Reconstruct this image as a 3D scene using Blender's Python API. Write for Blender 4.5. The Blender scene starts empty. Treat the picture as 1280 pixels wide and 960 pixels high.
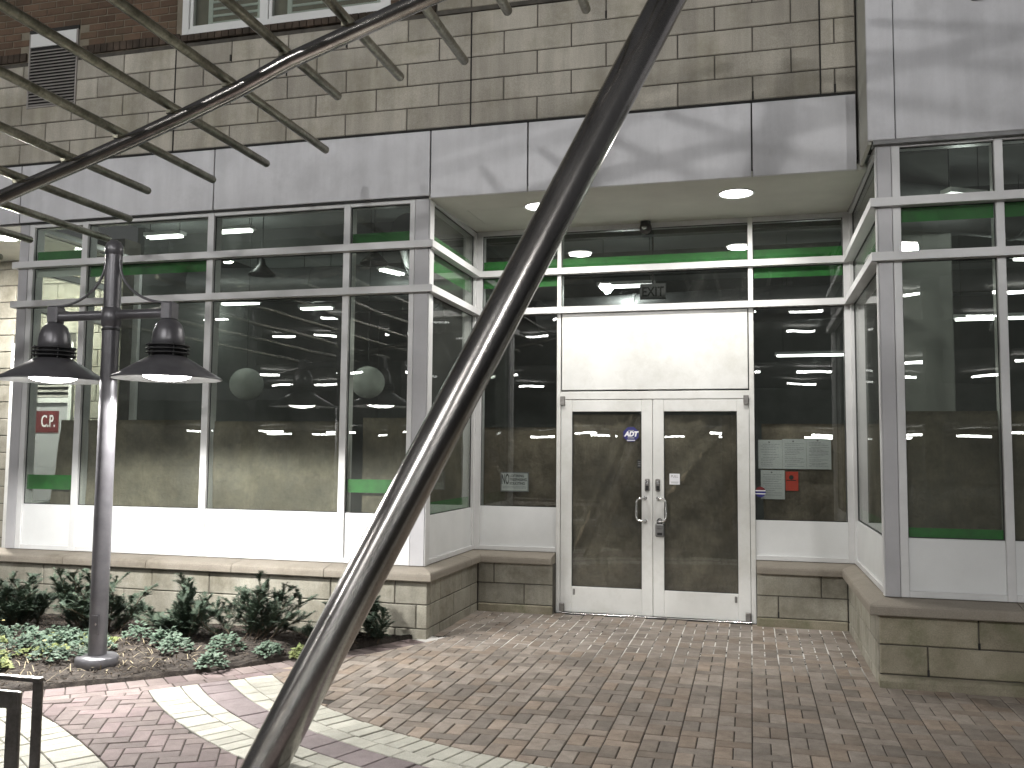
import bpy, math, random
import numpy as np
from mathutils import Vector, Matrix
random.seed(7)
sc = bpy.context.scene
COL = sc.collection
PI = math.pi

# ------------------------------------------------------------------ camera
cam_d = bpy.data.cameras.new('camera')
cam = bpy.data.objects.new('camera', cam_d)
COL.objects.link(cam)
YAW, PITCH, ROLL = math.radians(-14.852), math.radians(4.276), math.radians(0.5164)
CAM = Vector((2.784, -7.534, 1.610))
fwd = Vector((math.sin(YAW)*math.cos(PITCH), math.cos(YAW)*math.cos(PITCH), math.sin(PITCH)))
rgt = Vector((math.cos(YAW), -math.sin(YAW), 0))
upv = rgt.cross(fwd)
r2 = math.cos(ROLL)*rgt + math.sin(ROLL)*upv
u2 = -math.sin(ROLL)*rgt + math.cos(ROLL)*upv
M = Matrix(((r2.x, u2.x, -fwd.x, CAM.x), (r2.y, u2.y, -fwd.y, CAM.y), (r2.z, u2.z, -fwd.z, CAM.z), (0, 0, 0, 1)))
cam.matrix_world = M
cam_d.sensor_fit = 'HORIZONTAL'
cam_d.sensor_width = 36.0
cam_d.lens = 1126.08*36.0/1280.0
cam_d.clip_start = 0.05
cam_d.clip_end = 500
sc.camera = cam

# ------------------------------------------------------------------ world, key light, exposure
w = bpy.data.worlds.new('World'); sc.world = w; w.use_nodes = True
bg = w.node_tree.nodes['Background']
bg.inputs[0].default_value = (0.97, 0.97, 1.0, 1)      # city-lit night sky, even all over
bg.inputs[1].default_value = 0.072
sun_d = bpy.data.lights.new('street_glow', 'SUN'); sun = bpy.data.objects.new('street_glow', sun_d); COL.objects.link(sun)
sun_d.energy = 0.5
sun_d.angle = math.radians(12)
sun_d.color = (1.0, 0.99, 0.97)
SD = Vector((0.22, 1.0, -0.36)).normalized()
sun.rotation_euler = SD.to_track_quat('-Z', 'Y').to_euler()
sc.view_settings.view_transform = 'Standard'
sc.view_settings.look = 'None'
sc.view_settings.exposure = 0.0
sc.view_settings.gamma = 1.0
sc.render.engine = 'CYCLES'
sc.cycles.use_denoising = True
sc.cycles.max_bounces = 8
sc.cycles.transparent_max_bounces = 24
sc.cycles.sample_clamp_indirect = 6.0
sc.cycles.caustics_reflective = False
sc.cycles.caustics_refractive = False

# ------------------------------------------------------------------ helpers
WL = {}          # world position of each parent
def wl(o):
    return WL.get(o.name, Vector((0, 0, 0))) if o is not None else Vector((0, 0, 0))

def tag(o, label=None, cat=None, group=None, kind=None):
    if label: o['label'] = label
    if cat: o['category'] = cat
    if group: o['group'] = group
    if kind: o['kind'] = kind
    return o

def thing(name, label, cat, loc, group=None, kind=None):
    o = bpy.data.objects.new(name, None)
    COL.objects.link(o)
    o.location = loc
    o.empty_display_size = 0.1
    WL[o.name] = Vector(loc)
    return tag(o, label, cat, group, kind)

def struct(name, loc=(0, 0, 0)):
    return thing(name, None, None, loc, kind='structure')

class G:
    """collects faces in world coordinates"""
    def __init__(s): s.v = []; s.f = []; s.smooth = []
    def add(s, vs, fs, sm=False):
        b = len(s.v); s.v += [tuple(v) for v in vs]
        s.f += [tuple(b+i for i in f) for f in fs]; s.smooth += [sm]*len(fs)
        return s
    def box(s, x0, x1, y0, y1, z0, z1):
        return s.add([(x0, y0, z0), (x1, y0, z0), (x1, y1, z0), (x0, y1, z0), (x0, y0, z1), (x1, y0, z1), (x1, y1, z1), (x0, y1, z1)],
                     [(0, 3, 2, 1), (4, 5, 6, 7), (0, 1, 5, 4), (1, 2, 6, 5), (2, 3, 7, 6), (3, 0, 4, 7)])
    def cbox(s, x0, x1, y0, y1, z0, z1, c=0.004):
        """box with all edges chamfered"""
        xs = (x0, x1); ys = (y0, y1); zs = (z0, z1); vs = []; idx = {}
        for i in (0, 1):
            for j in (0, 1):
                for k in (0, 1):
                    sx, sy, sz = (c if i == 0 else -c), (c if j == 0 else -c), (c if k == 0 else -c)
                    idx[i, j, k, 0] = len(vs); vs.append((xs[i], ys[j]+sy, zs[k]+sz))
                    idx[i, j, k, 1] = len(vs); vs.append((xs[i]+sx, ys[j], zs[k]+sz))
                    idx[i, j, k, 2] = len(vs); vs.append((xs[i]+sx, ys[j]+sy, zs[k]))
        fs = []
        q = lambda *a: fs.append(tuple(idx[t] for t in a))
        for i in (0, 1):
            a = [(i, 0, 0, 0), (i, 1, 0, 0), (i, 1, 1, 0), (i, 0, 1, 0)]; q(*(a if i else a[::-1]))
            a = [(0, i, 0, 1), (0, i, 1, 1), (1, i, 1, 1), (1, i, 0, 1)]; q(*(a if i else a[::-1]))
            a = [(0, 0, i, 2), (1, 0, i, 2), (1, 1, i, 2), (0, 1, i, 2)]; q(*(a if i else a[::-1]))
        for i in (0, 1):
            for j in (0, 1):
                q((i, j, 0, 0), (i, j, 1, 0), (i, j, 1, 1), (i, j, 0, 1))
                q((i, 0, j, 0), (i, 1, j, 0), (i, 1, j, 2), (i, 0, j, 2))
                q((0, i, j, 1), (1, i, j, 1), (1, i, j, 2), (0, i, j, 2))
                for k in (0, 1):
                    q((i, j, k, 0), (i, j, k, 1), (i, j, k, 2))
        return s.add(vs, fs)
    def tube(s, pts, r, n=16, caps=True, dome=0.0):
        pts = [Vector(p) for p in pts]
        rs = r if isinstance(r, (list, tuple)) else [r]*len(pts)
        vs = []; fs = []
        t0 = (pts[1]-pts[0]).normalized()
        ref = Vector((0, 0, 1)) if abs(t0.z) < 0.9 else Vector((1, 0, 0))
        a = t0.cross(ref).normalized()
        for i, p in enumerate(pts):
            t = ((pts[min(i+1, len(pts)-1)]-pts[max(i-1, 0)])).normalized()
            a = (a-t*a.dot(t)).normalized(); b = t.cross(a)
            for k in range(n):
                an = 2*PI*k/n
                vs.append(p+(a*math.cos(an)+b*math.sin(an))*rs[i])
        for i in range(len(pts)-1):
            for k in range(n):
                fs.append((i*n+k, i*n+(k+1) % n, (i+1)*n+(k+1) % n, (i+1)*n+k))
        s.add(vs, fs, True)
        if caps:
            L = len(pts)-1
            s.add(vs[:n], [tuple(range(n))[::-1]]); s.add(vs[L*n:], [tuple(range(n))])
        return s
    def lathe(s, prof, c, n=32, sm=True):
        """prof: (radius, z) list, axis z at centre c"""
        vs = []; fs = []
        for (r, z) in prof:
            for k in range(n):
                an = 2*PI*k/n
                vs.append((c[0]+r*math.cos(an), c[1]+r*math.sin(an), c[2]+z))
        for i in range(len(prof)-1):
            for k in range(n):
                fs.append((i*n+k, i*n+(k+1) % n, (i+1)*n+(k+1) % n, (i+1)*n+k))
        return s.add(vs, fs, sm)
    def disc(s, c, r, n=32, ax='z'):
        vs = []
        for k in range(n):
            an = 2*PI*k/n; a, b = r*math.cos(an), r*math.sin(an)
            vs.append((c[0]+a, c[1]+b, c[2]) if ax == 'z' else (c[0]+a, c[1], c[2]+b))
        return s.add(vs, [tuple(range(n))])
    def ngon(s, pts): return s.add(pts, [tuple(range(len(pts)))])
    def build(s, name, mat, parent=None, label=None, autosmooth=False):
        me = bpy.data.meshes.new(name)
        o0 = wl(parent)
        me.from_pydata([(v[0]-o0.x, v[1]-o0.y, v[2]-o0.z) for v in s.v], [], s.f)
        me.polygons.foreach_set('use_smooth', s.smooth)
        me.materials.append(mat); me.update()
        o = bpy.data.objects.new(name, me); COL.objects.link(o)
        if parent is not None: o.parent = parent
        WL[o.name] = o0
        if label: o['label'] = label
        return o

def inst(name, me, loc, rz, parent, rot=None):
    o = bpy.data.objects.new(name, me); COL.objects.link(o)
    o.parent = parent
    o.location = Vector(loc)-wl(parent)
    o.rotation_euler = rot if rot else (0, 0, rz)
    return o

# ------------------------------------------------------------------ materials
def nodes(name):
    m = bpy.data.materials.new(name); m.use_nodes = True
    nt = m.node_tree; b = nt.nodes['Principled BSDF']
    return m, nt, b
def N(nt, t, **kw):
    n = nt.nodes.new(t)
    for k, v in kw.items(): setattr(n, k, v)
    return n
def ramp(nt, fac, stops):
    r = N(nt, 'ShaderNodeValToRGB'); e = r.color_ramp.elements
    while len(e) < len(stops): e.new(0.5)
    for i, (p, c) in enumerate(stops):
        e[i].position = p; e[i].color = (*c, 1) if len(c) == 3 else c
    nt.links.new(fac, r.inputs[0]); return r
def noise(nt, scale, detail=6, rough=0.6, vec=None, stretch=None):
    n = N(nt, 'ShaderNodeTexNoise'); n.inputs['Scale'].default_value = scale
    n.inputs['Detail'].default_value = detail; n.inputs['Roughness'].default_value = rough
    if vec is None:
        g = N(nt, 'ShaderNodeNewGeometry'); vec = g.outputs['Position']
    if stretch:
        mp = N(nt, 'ShaderNodeMapping'); mp.inputs['Scale'].default_value = stretch
        nt.links.new(vec, mp.inputs[0]); vec = mp.outputs[0]
    nt.links.new(vec, n.inputs['Vector']); return n
def mixc(nt, fac, a, b, mode='MIX'):
    m = N(nt, 'ShaderNodeMix', data_type='RGBA', blend_type=mode)
    for s, val in ((m.inputs[0], fac), (m.inputs[6], a), (m.inputs[7], b)):
        if isinstance(val, (int, float)): s.default_value = val
        elif isinstance(val, tuple): s.default_value = (*val, 1) if len(val) == 3 else val
        else: nt.links.new(val, s)
    return m.outputs[2]

def surf(name, ca, cb, scale=3.0, rough=0.7, metal=0.0, bump=0.0, bscale=60.0, rnd=0.0, fine=0.0, fscale=120.0,
         stretch=None, spec=0.5, streak=0.0, dirt=None, dscale=1.2, lo=0.35, hi=0.65):
    """two-tone noise paint/stone/metal with per-object brightness, fine speckle and bump"""
    m, nt, b = nodes(name); L = nt.links
    n1 = noise(nt, scale, 8, 0.62, stretch=stretch)
    r = ramp(nt, n1.outputs['Fac'], [(lo, ca), (hi, cb)])
    c = r.outputs[0]
    if fine:
        n2 = noise(nt, fscale, 3, 0.7)
        r2_ = ramp(nt, n2.outputs['Fac'], [(0.3, (1-fine,)*3), (0.7, (1+fine*0.6,)*3)])
        c = mixc(nt, 1.0, c, r2_.outputs[0], 'MULTIPLY')
    if dirt:
        n3 = noise(nt, dscale, 9, 0.7)
        r3 = ramp(nt, n3.outputs['Fac'], [(0.48, (0, 0, 0)), (0.72, (1, 1, 1))])
        c = mixc(nt, r3.outputs[0], c, dirt)
    if streak:                                           # faint rain streaks
        n5 = noise(nt, 4.0, 6, 0.65, stretch=(1.6, 1.6, 0.16))
        r5 = ramp(nt, n5.outputs['Fac'], [(0.40, (1-streak,)*3), (0.62, (1+streak*0.3,)*3)])
        c = mixc(nt, 1.0, c, r5.outputs[0], 'MULTIPLY')
    if rnd:
        oi = N(nt, 'ShaderNodeObjectInfo')
        mr = N(nt, 'ShaderNodeMapRange'); mr.inputs[3].default_value = 1-rnd; mr.inputs[4].default_value = 1+rnd
        L.new(oi.outputs['Random'], mr.inputs[0])
        c = mixc(nt, 1.0, c, mr.outputs[0], 'MULTIPLY')
    L.new(c, b.inputs['Base Color'])
    b.inputs['Roughness'].default_value = rough; b.inputs['Metallic'].default_value = metal
    b.inputs['Specular IOR Level'].default_value = spec
    if bump:
        nb = noise(nt, bscale, 6, 0.65, stretch=stretch)
        bp = N(nt, 'ShaderNodeBump'); bp.inputs['Strength'].default_value = bump; bp.inputs['Distance'].default_value = 0.01
        L.new(nb.outputs['Fac'], bp.inputs['Height']); L.new(bp.outputs[0], b.inputs['Normal'])
    return m
def emit(name, col, strength):
    m = bpy.data.materials.new(name); m.use_nodes = True; nt = m.node_tree
    nt.nodes.clear(); e = N(nt, 'ShaderNodeEmission'); o = N(nt, 'ShaderNodeOutputMaterial')
    e.inputs[0].default_value = (*col, 1); e.inputs[1].default_value = strength
    nt.links.new(e.outputs[0], o.inputs[0]); return m
def glass(name, tint, refl0=0.055, rough=0.0, wavy=0.0, dust=0.0):
    m = bpy.data.materials.new(name); m.use_nodes = True; nt = m.node_tree; nt.nodes.clear(); L = nt.links
    tr = N(nt, 'ShaderNodeBsdfTransparent'); tr.inputs[0].default_value = (*tint, 1)
    gl = N(nt, 'ShaderNodeBsdfGlossy'); gl.inputs['Roughness'].default_value = rough
    lw = N(nt, 'ShaderNodeLayerWeight'); lw.inputs[0].default_value = 0.5
    p = N(nt, 'ShaderNodeMath', operation='POWER'); p.inputs[1].default_value = 4.5
    ma = N(nt, 'ShaderNodeMath', operation='MULTIPLY_ADD'); ma.inputs[1].default_value = 1-refl0; ma.inputs[2].default_value = refl0
    L.new(lw.outputs['Facing'], p.inputs[0]); L.new(p.outputs[0], ma.inputs[0])
    mx = N(nt, 'ShaderNodeMixShader'); o = N(nt, 'ShaderNodeOutputMaterial')
    L.new(ma.outputs[0], mx.inputs[0]); L.new(tr.outputs[0], mx.inputs[1]); L.new(gl.outputs[0], mx.inputs[2])
    res = mx.outputs[0]
    if dust:                                             # thin film of street dust on the pane
        df = N(nt, 'ShaderNodeBsdfDiffuse'); df.inputs[0].default_value = (0.62, 0.64, 0.60, 1)
        nd = noise(nt, 1.6, 7, 0.65); rd = ramp(nt, nd.outputs['Fac'], [(0.3, (dust*0.5,)*3), (0.7, (dust*1.4,)*3)])
        m3 = N(nt, 'ShaderNodeMixShader'); L.new(rd.outputs[0], m3.inputs[0]); L.new(res, m3.inputs[1]); L.new(df.outputs[0], m3.inputs[2]); res = m3.outputs[0]
    L.new(res, o.inputs[0])
    if wavy:
        nb = noise(nt, 1.3, 2, 0.5); bp = N(nt, 'ShaderNodeBump'); bp.inputs['Strength'].default_value = wavy; bp.inputs['Distance'].default_value = 0.02
        L.new(nb.outputs['Fac'], bp.inputs['Height']); L.new(bp.outputs[0], gl.inputs['Normal'])
    return m

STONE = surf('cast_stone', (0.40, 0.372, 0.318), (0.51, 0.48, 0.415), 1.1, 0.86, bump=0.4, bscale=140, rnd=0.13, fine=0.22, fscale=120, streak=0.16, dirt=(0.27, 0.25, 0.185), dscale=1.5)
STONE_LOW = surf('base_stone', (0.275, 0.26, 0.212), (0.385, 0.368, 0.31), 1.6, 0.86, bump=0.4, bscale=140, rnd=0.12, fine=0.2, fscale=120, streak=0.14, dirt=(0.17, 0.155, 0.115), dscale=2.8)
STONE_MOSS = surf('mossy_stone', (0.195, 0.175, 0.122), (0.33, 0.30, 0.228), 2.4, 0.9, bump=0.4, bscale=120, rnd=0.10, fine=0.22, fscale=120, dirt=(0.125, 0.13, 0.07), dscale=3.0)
COPING = surf('coping_stone', (0.235, 0.208, 0.172), (0.315, 0.285, 0.24), 2.0, 0.82, bump=0.3, bscale=160, rnd=0.08, fine=0.18, fscale=120, dirt=(0.165, 0.142, 0.11), dscale=2.0)
MORTAR = surf('mortar', (0.05, 0.046, 0.04), (0.10, 0.092, 0.078), 6, 0.95, bump=0.3)
DARKJ = surf('dark_joint', (0.012, 0.012, 0.012), (0.03, 0.03, 0.028), 4, 0.9)
BRICK = surf('brown_brick', (0.105, 0.066, 0.043), (0.165, 0.105, 0.07), 5, 0.9, bump=0.4, bscale=120, rnd=0.24, fine=0.2, fscale=140, dirt=(0.06, 0.05, 0.03), dscale=2.5)
BRICK_D = surf('sooty_brick', (0.035, 0.027, 0.02), (0.085, 0.062, 0.046), 6, 0.92, bump=0.4, bscale=120, rnd=0.3, fine=0.25, fscale=120)
BRICK_MORTAR = surf('brick_mortar', (0.17, 0.15, 0.115), (0.24, 0.21, 0.16), 8, 0.95)
FASCIA = surf('fascia_panel_paint', (0.57, 0.57, 0.595), (0.65, 0.65, 0.675), 2.5, 0.42, bump=0.06, bscale=260, rnd=0.03, fine=0.06, fscale=300, streak=0.07, dirt=(0.49, 0.49, 0.51), dscale=1.6)
ALU = surf('painted_aluminium', (0.60, 0.60, 0.60), (0.68, 0.68, 0.68), 3.0, 0.38, bump=0.03, bscale=200, rnd=0.02, fine=0.03, fscale=300)
ALU_GREY = surf('grey_aluminium_cover', (0.40, 0.395, 0.41), (0.47, 0.465, 0.48), 1.8, 0.36, bump=0.03, bscale=200, rnd=0.02, fine=0.03, fscale=300)
DOORW = surf('white_door_paint', (0.66, 0.66, 0.64), (0.75, 0.75, 0.73), 2.2, 0.36, bump=0.03, bscale=160, fine=0.035, fscale=200, dirt=(0.58, 0.575, 0.54), dscale=2.6)
PANELW = surf('white_spandrel', (0.66, 0.67, 0.67), (0.74, 0.75, 0.75), 1.5, 0.4, bump=0.03, bscale=160, fine=0.03, fscale=160)
SOFFIT = surf('soffit_paint', (0.50, 0.50, 0.45), (0.58, 0.58, 0.52), 1.8, 0.8, bump=0.05, bscale=200, fine=0.04, fscale=220)
GREEN = surf('green_film', (0.012, 0.16, 0.018), (0.02, 0.26, 0.03), 9, 0.6, fine=0.1, fscale=220)
GASKET = surf('black_gasket', (0.012, 0.012, 0.013), (0.02, 0.02, 0.02), 8, 0.6)
STEEL = surf('brushed_steel', (0.31, 0.296, 0.282), (0.50, 0.482, 0.465), 3, 0.23, metal=1.0, bump=0.05, bscale=30, fine=0.16, fscale=50, stretch=(1, 1, 0.18))
STEEL_D = surf('weathered_steel', (0.22, 0.21, 0.165), (0.40, 0.385, 0.31), 5, 0.30, metal=0.9, bump=0.12, bscale=70, fine=0.3, fscale=45, dirt=(0.10, 0.095, 0.065), dscale=7)
CHROME = surf('satin_chrome', (0.62, 0.62, 0.62), (0.70, 0.70, 0.70), 8, 0.25, metal=1.0)
PIVOT = surf('pivot_metal', (0.20, 0.19, 0.18), (0.28, 0.27, 0.26), 20, 0.45, metal=0.8)
LAMPM = surf('lamp_post_paint', (0.115, 0.112, 0.122), (0.16, 0.156, 0.168), 6, 0.34, spec=0.6, metal=0.4, bump=0.04, bscale=180, fine=0.08, fscale=200)
LAMPBLK = surf('lamp_fin_black', (0.02, 0.02, 0.022), (0.035, 0.035, 0.037), 10, 0.5)
SHADE_IN = surf('shade_inner_grey', (0.26, 0.26, 0.26), (0.34, 0.34, 0.34), 5, 0.5)
BENCHM = surf('dark_bench_steel', (0.20, 0.185, 0.175), (0.34, 0.32, 0.30), 6, 0.32, metal=0.95, bump=0.04, bscale=30, fine=0.2, fscale=60)
KRAFT = None
BLACK = surf('black_plastic', (0.012, 0.012, 0.012), (0.02, 0.02, 0.02), 10, 0.35)
GREYP = surf('grey_plastic', (0.16, 0.16, 0.16), (0.22, 0.22, 0.22), 10, 0.45)
PAPERW = surf('white_paper', (0.52, 0.55, 0.54), (0.60, 0.63, 0.62), 4, 0.8, bump=0.1, bscale=20)
PRINT = surf('print_grey', (0.25, 0.26, 0.27), (0.38, 0.39, 0.40), 40, 0.8)
INK = surf('black_ink', (0.01, 0.01, 0.01), (0.016, 0.016, 0.016), 10, 0.7)
REDP = surf('red_paper', (0.50, 0.035, 0.015), (0.62, 0.05, 0.02), 5, 0.7)
REDS = surf('dark_red_sign', (0.10, 0.008, 0.01), (0.14, 0.012, 0.014), 5, 0.6)
BLUES = surf('blue_sticker', (0.012, 0.012, 0.11), (0.02, 0.02, 0.16), 8, 0.5)
WHITES = surf('white_print', (0.74, 0.74, 0.78), (0.80, 0.80, 0.82), 8, 0.6)
GLASS = glass('window_glass', (0.885, 0.91, 0.885), 0.085, wavy=0.06, dust=0.034)
GLASS_C = glass('clean_glass', (0.885, 0.90, 0.89), 0.08, wavy=0.06, dust=0.008)
GLASS_D = glass('door_glass', (0.87, 0.885, 0.875), 0.075, wavy=0.06, dust=0.015)
INT_W = surf('shop_wall_paint', (0.30, 0.32, 0.31), (0.40, 0.42, 0.41), 1.0, 0.8)
INT_D = surf('shop_dark_wall', (0.09, 0.095, 0.09), (0.14, 0.145, 0.137), 1.4, 0.85)
INT_F = surf('shop_floor_concrete', (0.10, 0.10, 0.095), (0.15, 0.15, 0.14), 1.5, 0.5)
DUCT = surf('galvanised_duct', (0.16, 0.165, 0.165), (0.24, 0.245, 0.245), 2.5, 0.45, metal=0.3)
LANT = surf('paper_lantern', (0.42, 0.45, 0.42), (0.50, 0.53, 0.50), 3, 0.85)
YEW = surf('yew_needles', (0.030, 0.048, 0.034), (0.078, 0.108, 0.074), 14, 0.6, fine=0.3, fscale=90, spec=0.3)
BARK = surf('shrub_bark', (0.06, 0.043, 0.03), (0.10, 0.075, 0.05), 20, 0.9)
COVERL = surf('cover_leaf', (0.052, 0.090, 0.060), (0.135, 0.180, 0.135), 16, 0.55, fine=0.25, fscale=90, spec=0.3)
COVERY = surf('cover_leaf_yellowing', (0.11, 0.15, 0.05), (0.22, 0.24, 0.10), 16, 0.6, fine=0.25, fscale=90, spec=0.3)
DRY = surf('dry_stalk', (0.24, 0.20, 0.13), (0.36, 0.31, 0.21), 18, 0.8)
FLOWER = surf('yellow_petal', (0.42, 0.38, 0.16), (0.52, 0.48, 0.24), 18, 0.7)
MULCH = surf('bark_mulch', (0.024, 0.020, 0.017), (0.066, 0.054, 0.045), 26, 0.95, bump=0.8, bscale=55, rnd=0.0, fine=0.4, fscale=90)
MULCH2 = surf('mulch_chip', (0.030, 0.024, 0.019), (0.115, 0.092, 0.072), 30, 0.92)
LOUV = surf('louver_aluminium', (0.24, 0.225, 0.21), (0.33, 0.31, 0.29), 5, 0.5)
WHITEV = surf('white_vinyl', (0.66, 0.67, 0.66), (0.74, 0.75, 0.74), 2, 0.4)
SHUT = surf('shutter_white', (0.62, 0.66, 0.62), (0.70, 0.74, 0.70), 2, 0.5)
ASPH = surf('asphalt', (0.04, 0.04, 0.042), (0.065, 0.065, 0.067), 3, 0.85, bump=0.3, bscale=90)
GARAGE = surf('garage_concrete', (0.16, 0.16, 0.155), (0.24, 0.235, 0.225), 0.7, 0.9)

def kraft_mat():
    m, nt, b = nodes('kraft_paper'); L = nt.links
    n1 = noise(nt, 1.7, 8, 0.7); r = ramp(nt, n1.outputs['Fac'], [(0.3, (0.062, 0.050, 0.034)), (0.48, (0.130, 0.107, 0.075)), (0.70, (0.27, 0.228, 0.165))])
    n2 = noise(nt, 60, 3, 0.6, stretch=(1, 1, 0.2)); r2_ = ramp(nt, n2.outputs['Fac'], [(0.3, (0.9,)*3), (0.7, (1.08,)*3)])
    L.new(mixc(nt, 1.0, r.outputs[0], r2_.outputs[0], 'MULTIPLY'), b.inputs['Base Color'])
    b.inputs['Roughness'].default_value = 0.8
    nb = noise(nt, 5, 6, 0.6); bp = N(nt, 'ShaderNodeBump'); bp.inputs['Strength'].default_value = 0.7; bp.inputs['Distance'].default_value = 0.06
    L.new(nb.outputs['Fac'], bp.inputs['Height']); L.new(bp.outputs[0], b.inputs['Normal'])
    return m
KRAFT = kraft_mat()

def paver_mat(name, ca, cb, rnd, tint=None, dust=0.0):
    m, nt, b = nodes(name); L = nt.links
    n1 = noise(nt, 9, 8, 0.7); r = ramp(nt, n1.outputs['Fac'], [(0.3, ca), (0.7, cb)])
    c = r.outputs[0]
    n2 = noise(nt, 190, 3, 0.7); rr = ramp(nt, n2.outputs['Fac'], [(0.3, (0.78,)*3), (0.7, (1.15,)*3)])
    c = mixc(nt, 1.0, c, rr.outputs[0], 'MULTIPLY')
    n3 = noise(nt, 1.1, 6, 0.6); r3 = ramp(nt, n3.outputs['Fac'], [(0.35, (0.80,)*3), (0.7, (1.12,)*3)])
    c = mixc(nt, 1.0, c, r3.outputs[0], 'MULTIPLY')
    at = N(nt, 'ShaderNodeAttribute', attribute_type='GEOMETRY', attribute_name='tone')
    oi = N(nt, 'ShaderNodeObjectInfo'); ad = N(nt, 'ShaderNodeMath', operation='ADD'); fr = N(nt, 'ShaderNodeMath', operation='FRACT')
    L.new(at.outputs['Fac'], ad.inputs[0]); L.new(oi.outputs['Random'], ad.inputs[1]); L.new(ad.outputs[0], fr.inputs[0])
    mr = N(nt, 'ShaderNodeMapRange'); mr.inputs[3].default_value = 1-rnd; mr.inputs[4].default_value = 1+rnd
    L.new(fr.outputs[0], mr.inputs[0]); c = mixc(nt, 1.0, c, mr.outputs[0], 'MULTIPLY')
    if tint:
        ml = N(nt, 'ShaderNodeMath', operation='MULTIPLY'); ml.inputs[1].default_value = 7.31; f2 = N(nt, 'ShaderNodeMath', operation='FRACT')
        L.new(fr.outputs[0], ml.inputs[0]); L.new(ml.outputs[0], f2.inputs[0])
        rt = ramp(nt, f2.outputs[0], [(0.45, (0, 0, 0)), (1.0, (0.8, 0.8, 0.8))])
        c = mixc(nt, rt.outputs[0], c, mixc(nt, 1.0, c, tint, 'MULTIPLY'))
    if dust:                                             # pale salt bloom on the pavers by the doors
        g = N(nt, 'ShaderNodeNewGeometry'); sp = N(nt, 'ShaderNodeSeparateXYZ'); L.new(g.outputs['Position'], sp.inputs[0])
        m1 = N(nt, 'ShaderNodeMapRange'); m1.inputs[1].default_value = -0.5; m1.inputs[2].default_value = 0.9; L.new(sp.outputs['Y'], m1.inputs[0])
        n4 = noise(nt, 2.6, 8, 0.7); r4 = ramp(nt, n4.outputs['Fac'], [(0.42, (0, 0, 0)), (0.66, (1, 1, 1))])
        mm = N(nt, 'ShaderNodeMath', operation='MULTIPLY'); L.new(m1.outputs[0], mm.inputs[0]); L.new(r4.outputs[0], mm.inputs[1])
        m5 = N(nt, 'ShaderNodeMath', operation='MULTIPLY'); m5.inputs[1].default_value = dust; L.new(mm.outputs[0], m5.inputs[0])
        c = mixc(nt, m5.outputs[0], c, (0.36, 0.32, 0.29))
    L.new(c, b.inputs['Base Color']); b.inputs['Roughness'].default_value = 0.82; b.inputs['Specular IOR Level'].default_value = 0.35
    nb = noise(nt, 120, 5, 0.7); bp = N(nt, 'ShaderNodeBump'); bp.inputs['Strength'].default_value = 0.35; bp.inputs['Distance'].default_value = 0.006
    L.new(nb.outputs['Fac'], bp.inputs['Height']); L.new(bp.outputs[0], b.inputs['Normal'])
    return m
PAVER = paver_mat('red_brown_paver', (0.190, 0.161, 0.137), (0.320, 0.281, 0.243), 0.24, (1.09, 0.98, 0.88), dust=0.75)
PAVER_P = paver_mat('plum_paver', (0.155, 0.125, 0.118), (0.24, 0.198, 0.187), 0.19, (1.05, 0.97, 1.03))
PAVER_W = paver_mat('cream_paver', (0.40, 0.39, 0.335), (0.55, 0.54, 0.475), 0.14)
PAVER_M = paver_mat('mauve_paver', (0.205, 0.168, 0.170), (0.29, 0.245, 0.248), 0.15)
def joint_mat():
    m, nt, b = nodes('sand_joint'); L = nt.links
    g = N(nt, 'ShaderNodeNewGeometry'); sp = N(nt, 'ShaderNodeSeparateXYZ'); L.new(g.outputs['Position'], sp.inputs[0])
    m1 = N(nt, 'ShaderNodeMapRange'); m1.inputs[1].default_value = -0.55; m1.inputs[2].default_value = 0.0; L.new(sp.outputs['Y'], m1.inputs[0])
    n4 = noise(nt, 1.9, 7, 0.75); r4 = ramp(nt, n4.outputs['Fac'], [(0.455, (0, 0, 0)), (0.52, (1, 1, 1))])
    mm = N(nt, 'ShaderNodeMath', operation='MULTIPLY'); L.new(m1.outputs[0], mm.inputs[0]); L.new(r4.outputs[0], mm.inputs[1])
    n5 = noise(nt, 30, 4); r5 = ramp(nt, n5.outputs['Fac'], [(0.3, (0.018, 0.015, 0.012)), (0.7, (0.05, 0.042, 0.033))])
    c = mixc(nt, mm.outputs[0], r5.outputs[0], (0.74, 0.72, 0.69))
    L.new(c, b.inputs['Base Color']); b.inputs['Roughness'].default_value = 0.95
    return m
JOINT = joint_mat()
# ------------------------------------------------------------------ key dimensions (metres; y = 0 is the planted bay's glazing line)
D = 1.474            # glazing line of the entrance recess
E = -0.512           # glazing line of the bay on the right
XR = 3.71            # corner of that bay
ZB, ZW = 0.5975, 1.0445
H1b, H1t = 3.430, 3.4926
H2b, H2t = 3.026, 3.089
ZT = 3.895

_blk = {}
def block_mesh(wd, h, d, c, mat, key=''):
    k = (round(wd, 3), round(h, 3), round(d, 3), c, mat.name, key)
    if k in _blk: return _blk[k]
    v = [(0, d, 0), (wd, d, 0), (wd, d, h), (0, d, h), (0, c, 0), (wd, c, 0), (wd, c, h), (0, c, h), (c, 0, c), (wd-c, 0, c), (wd-c, 0, h-c), (c, 0, h-c)]
    f = [(0, 4, 5, 1), (1, 5, 6, 2), (2, 6, 7, 3), (3, 7, 4, 0), (4, 8, 9, 5), (5, 9, 10, 6), (6, 10, 11, 7), (7, 11, 8, 4), (8, 11, 10, 9)]
    f = [tuple(reversed(t)) for t in f]
    me = bpy.data.meshes.new(key or 'block'); me.from_pydata(v, [], f); me.materials.append(mat); me.update()
    _blk[k] = me; return me

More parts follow.
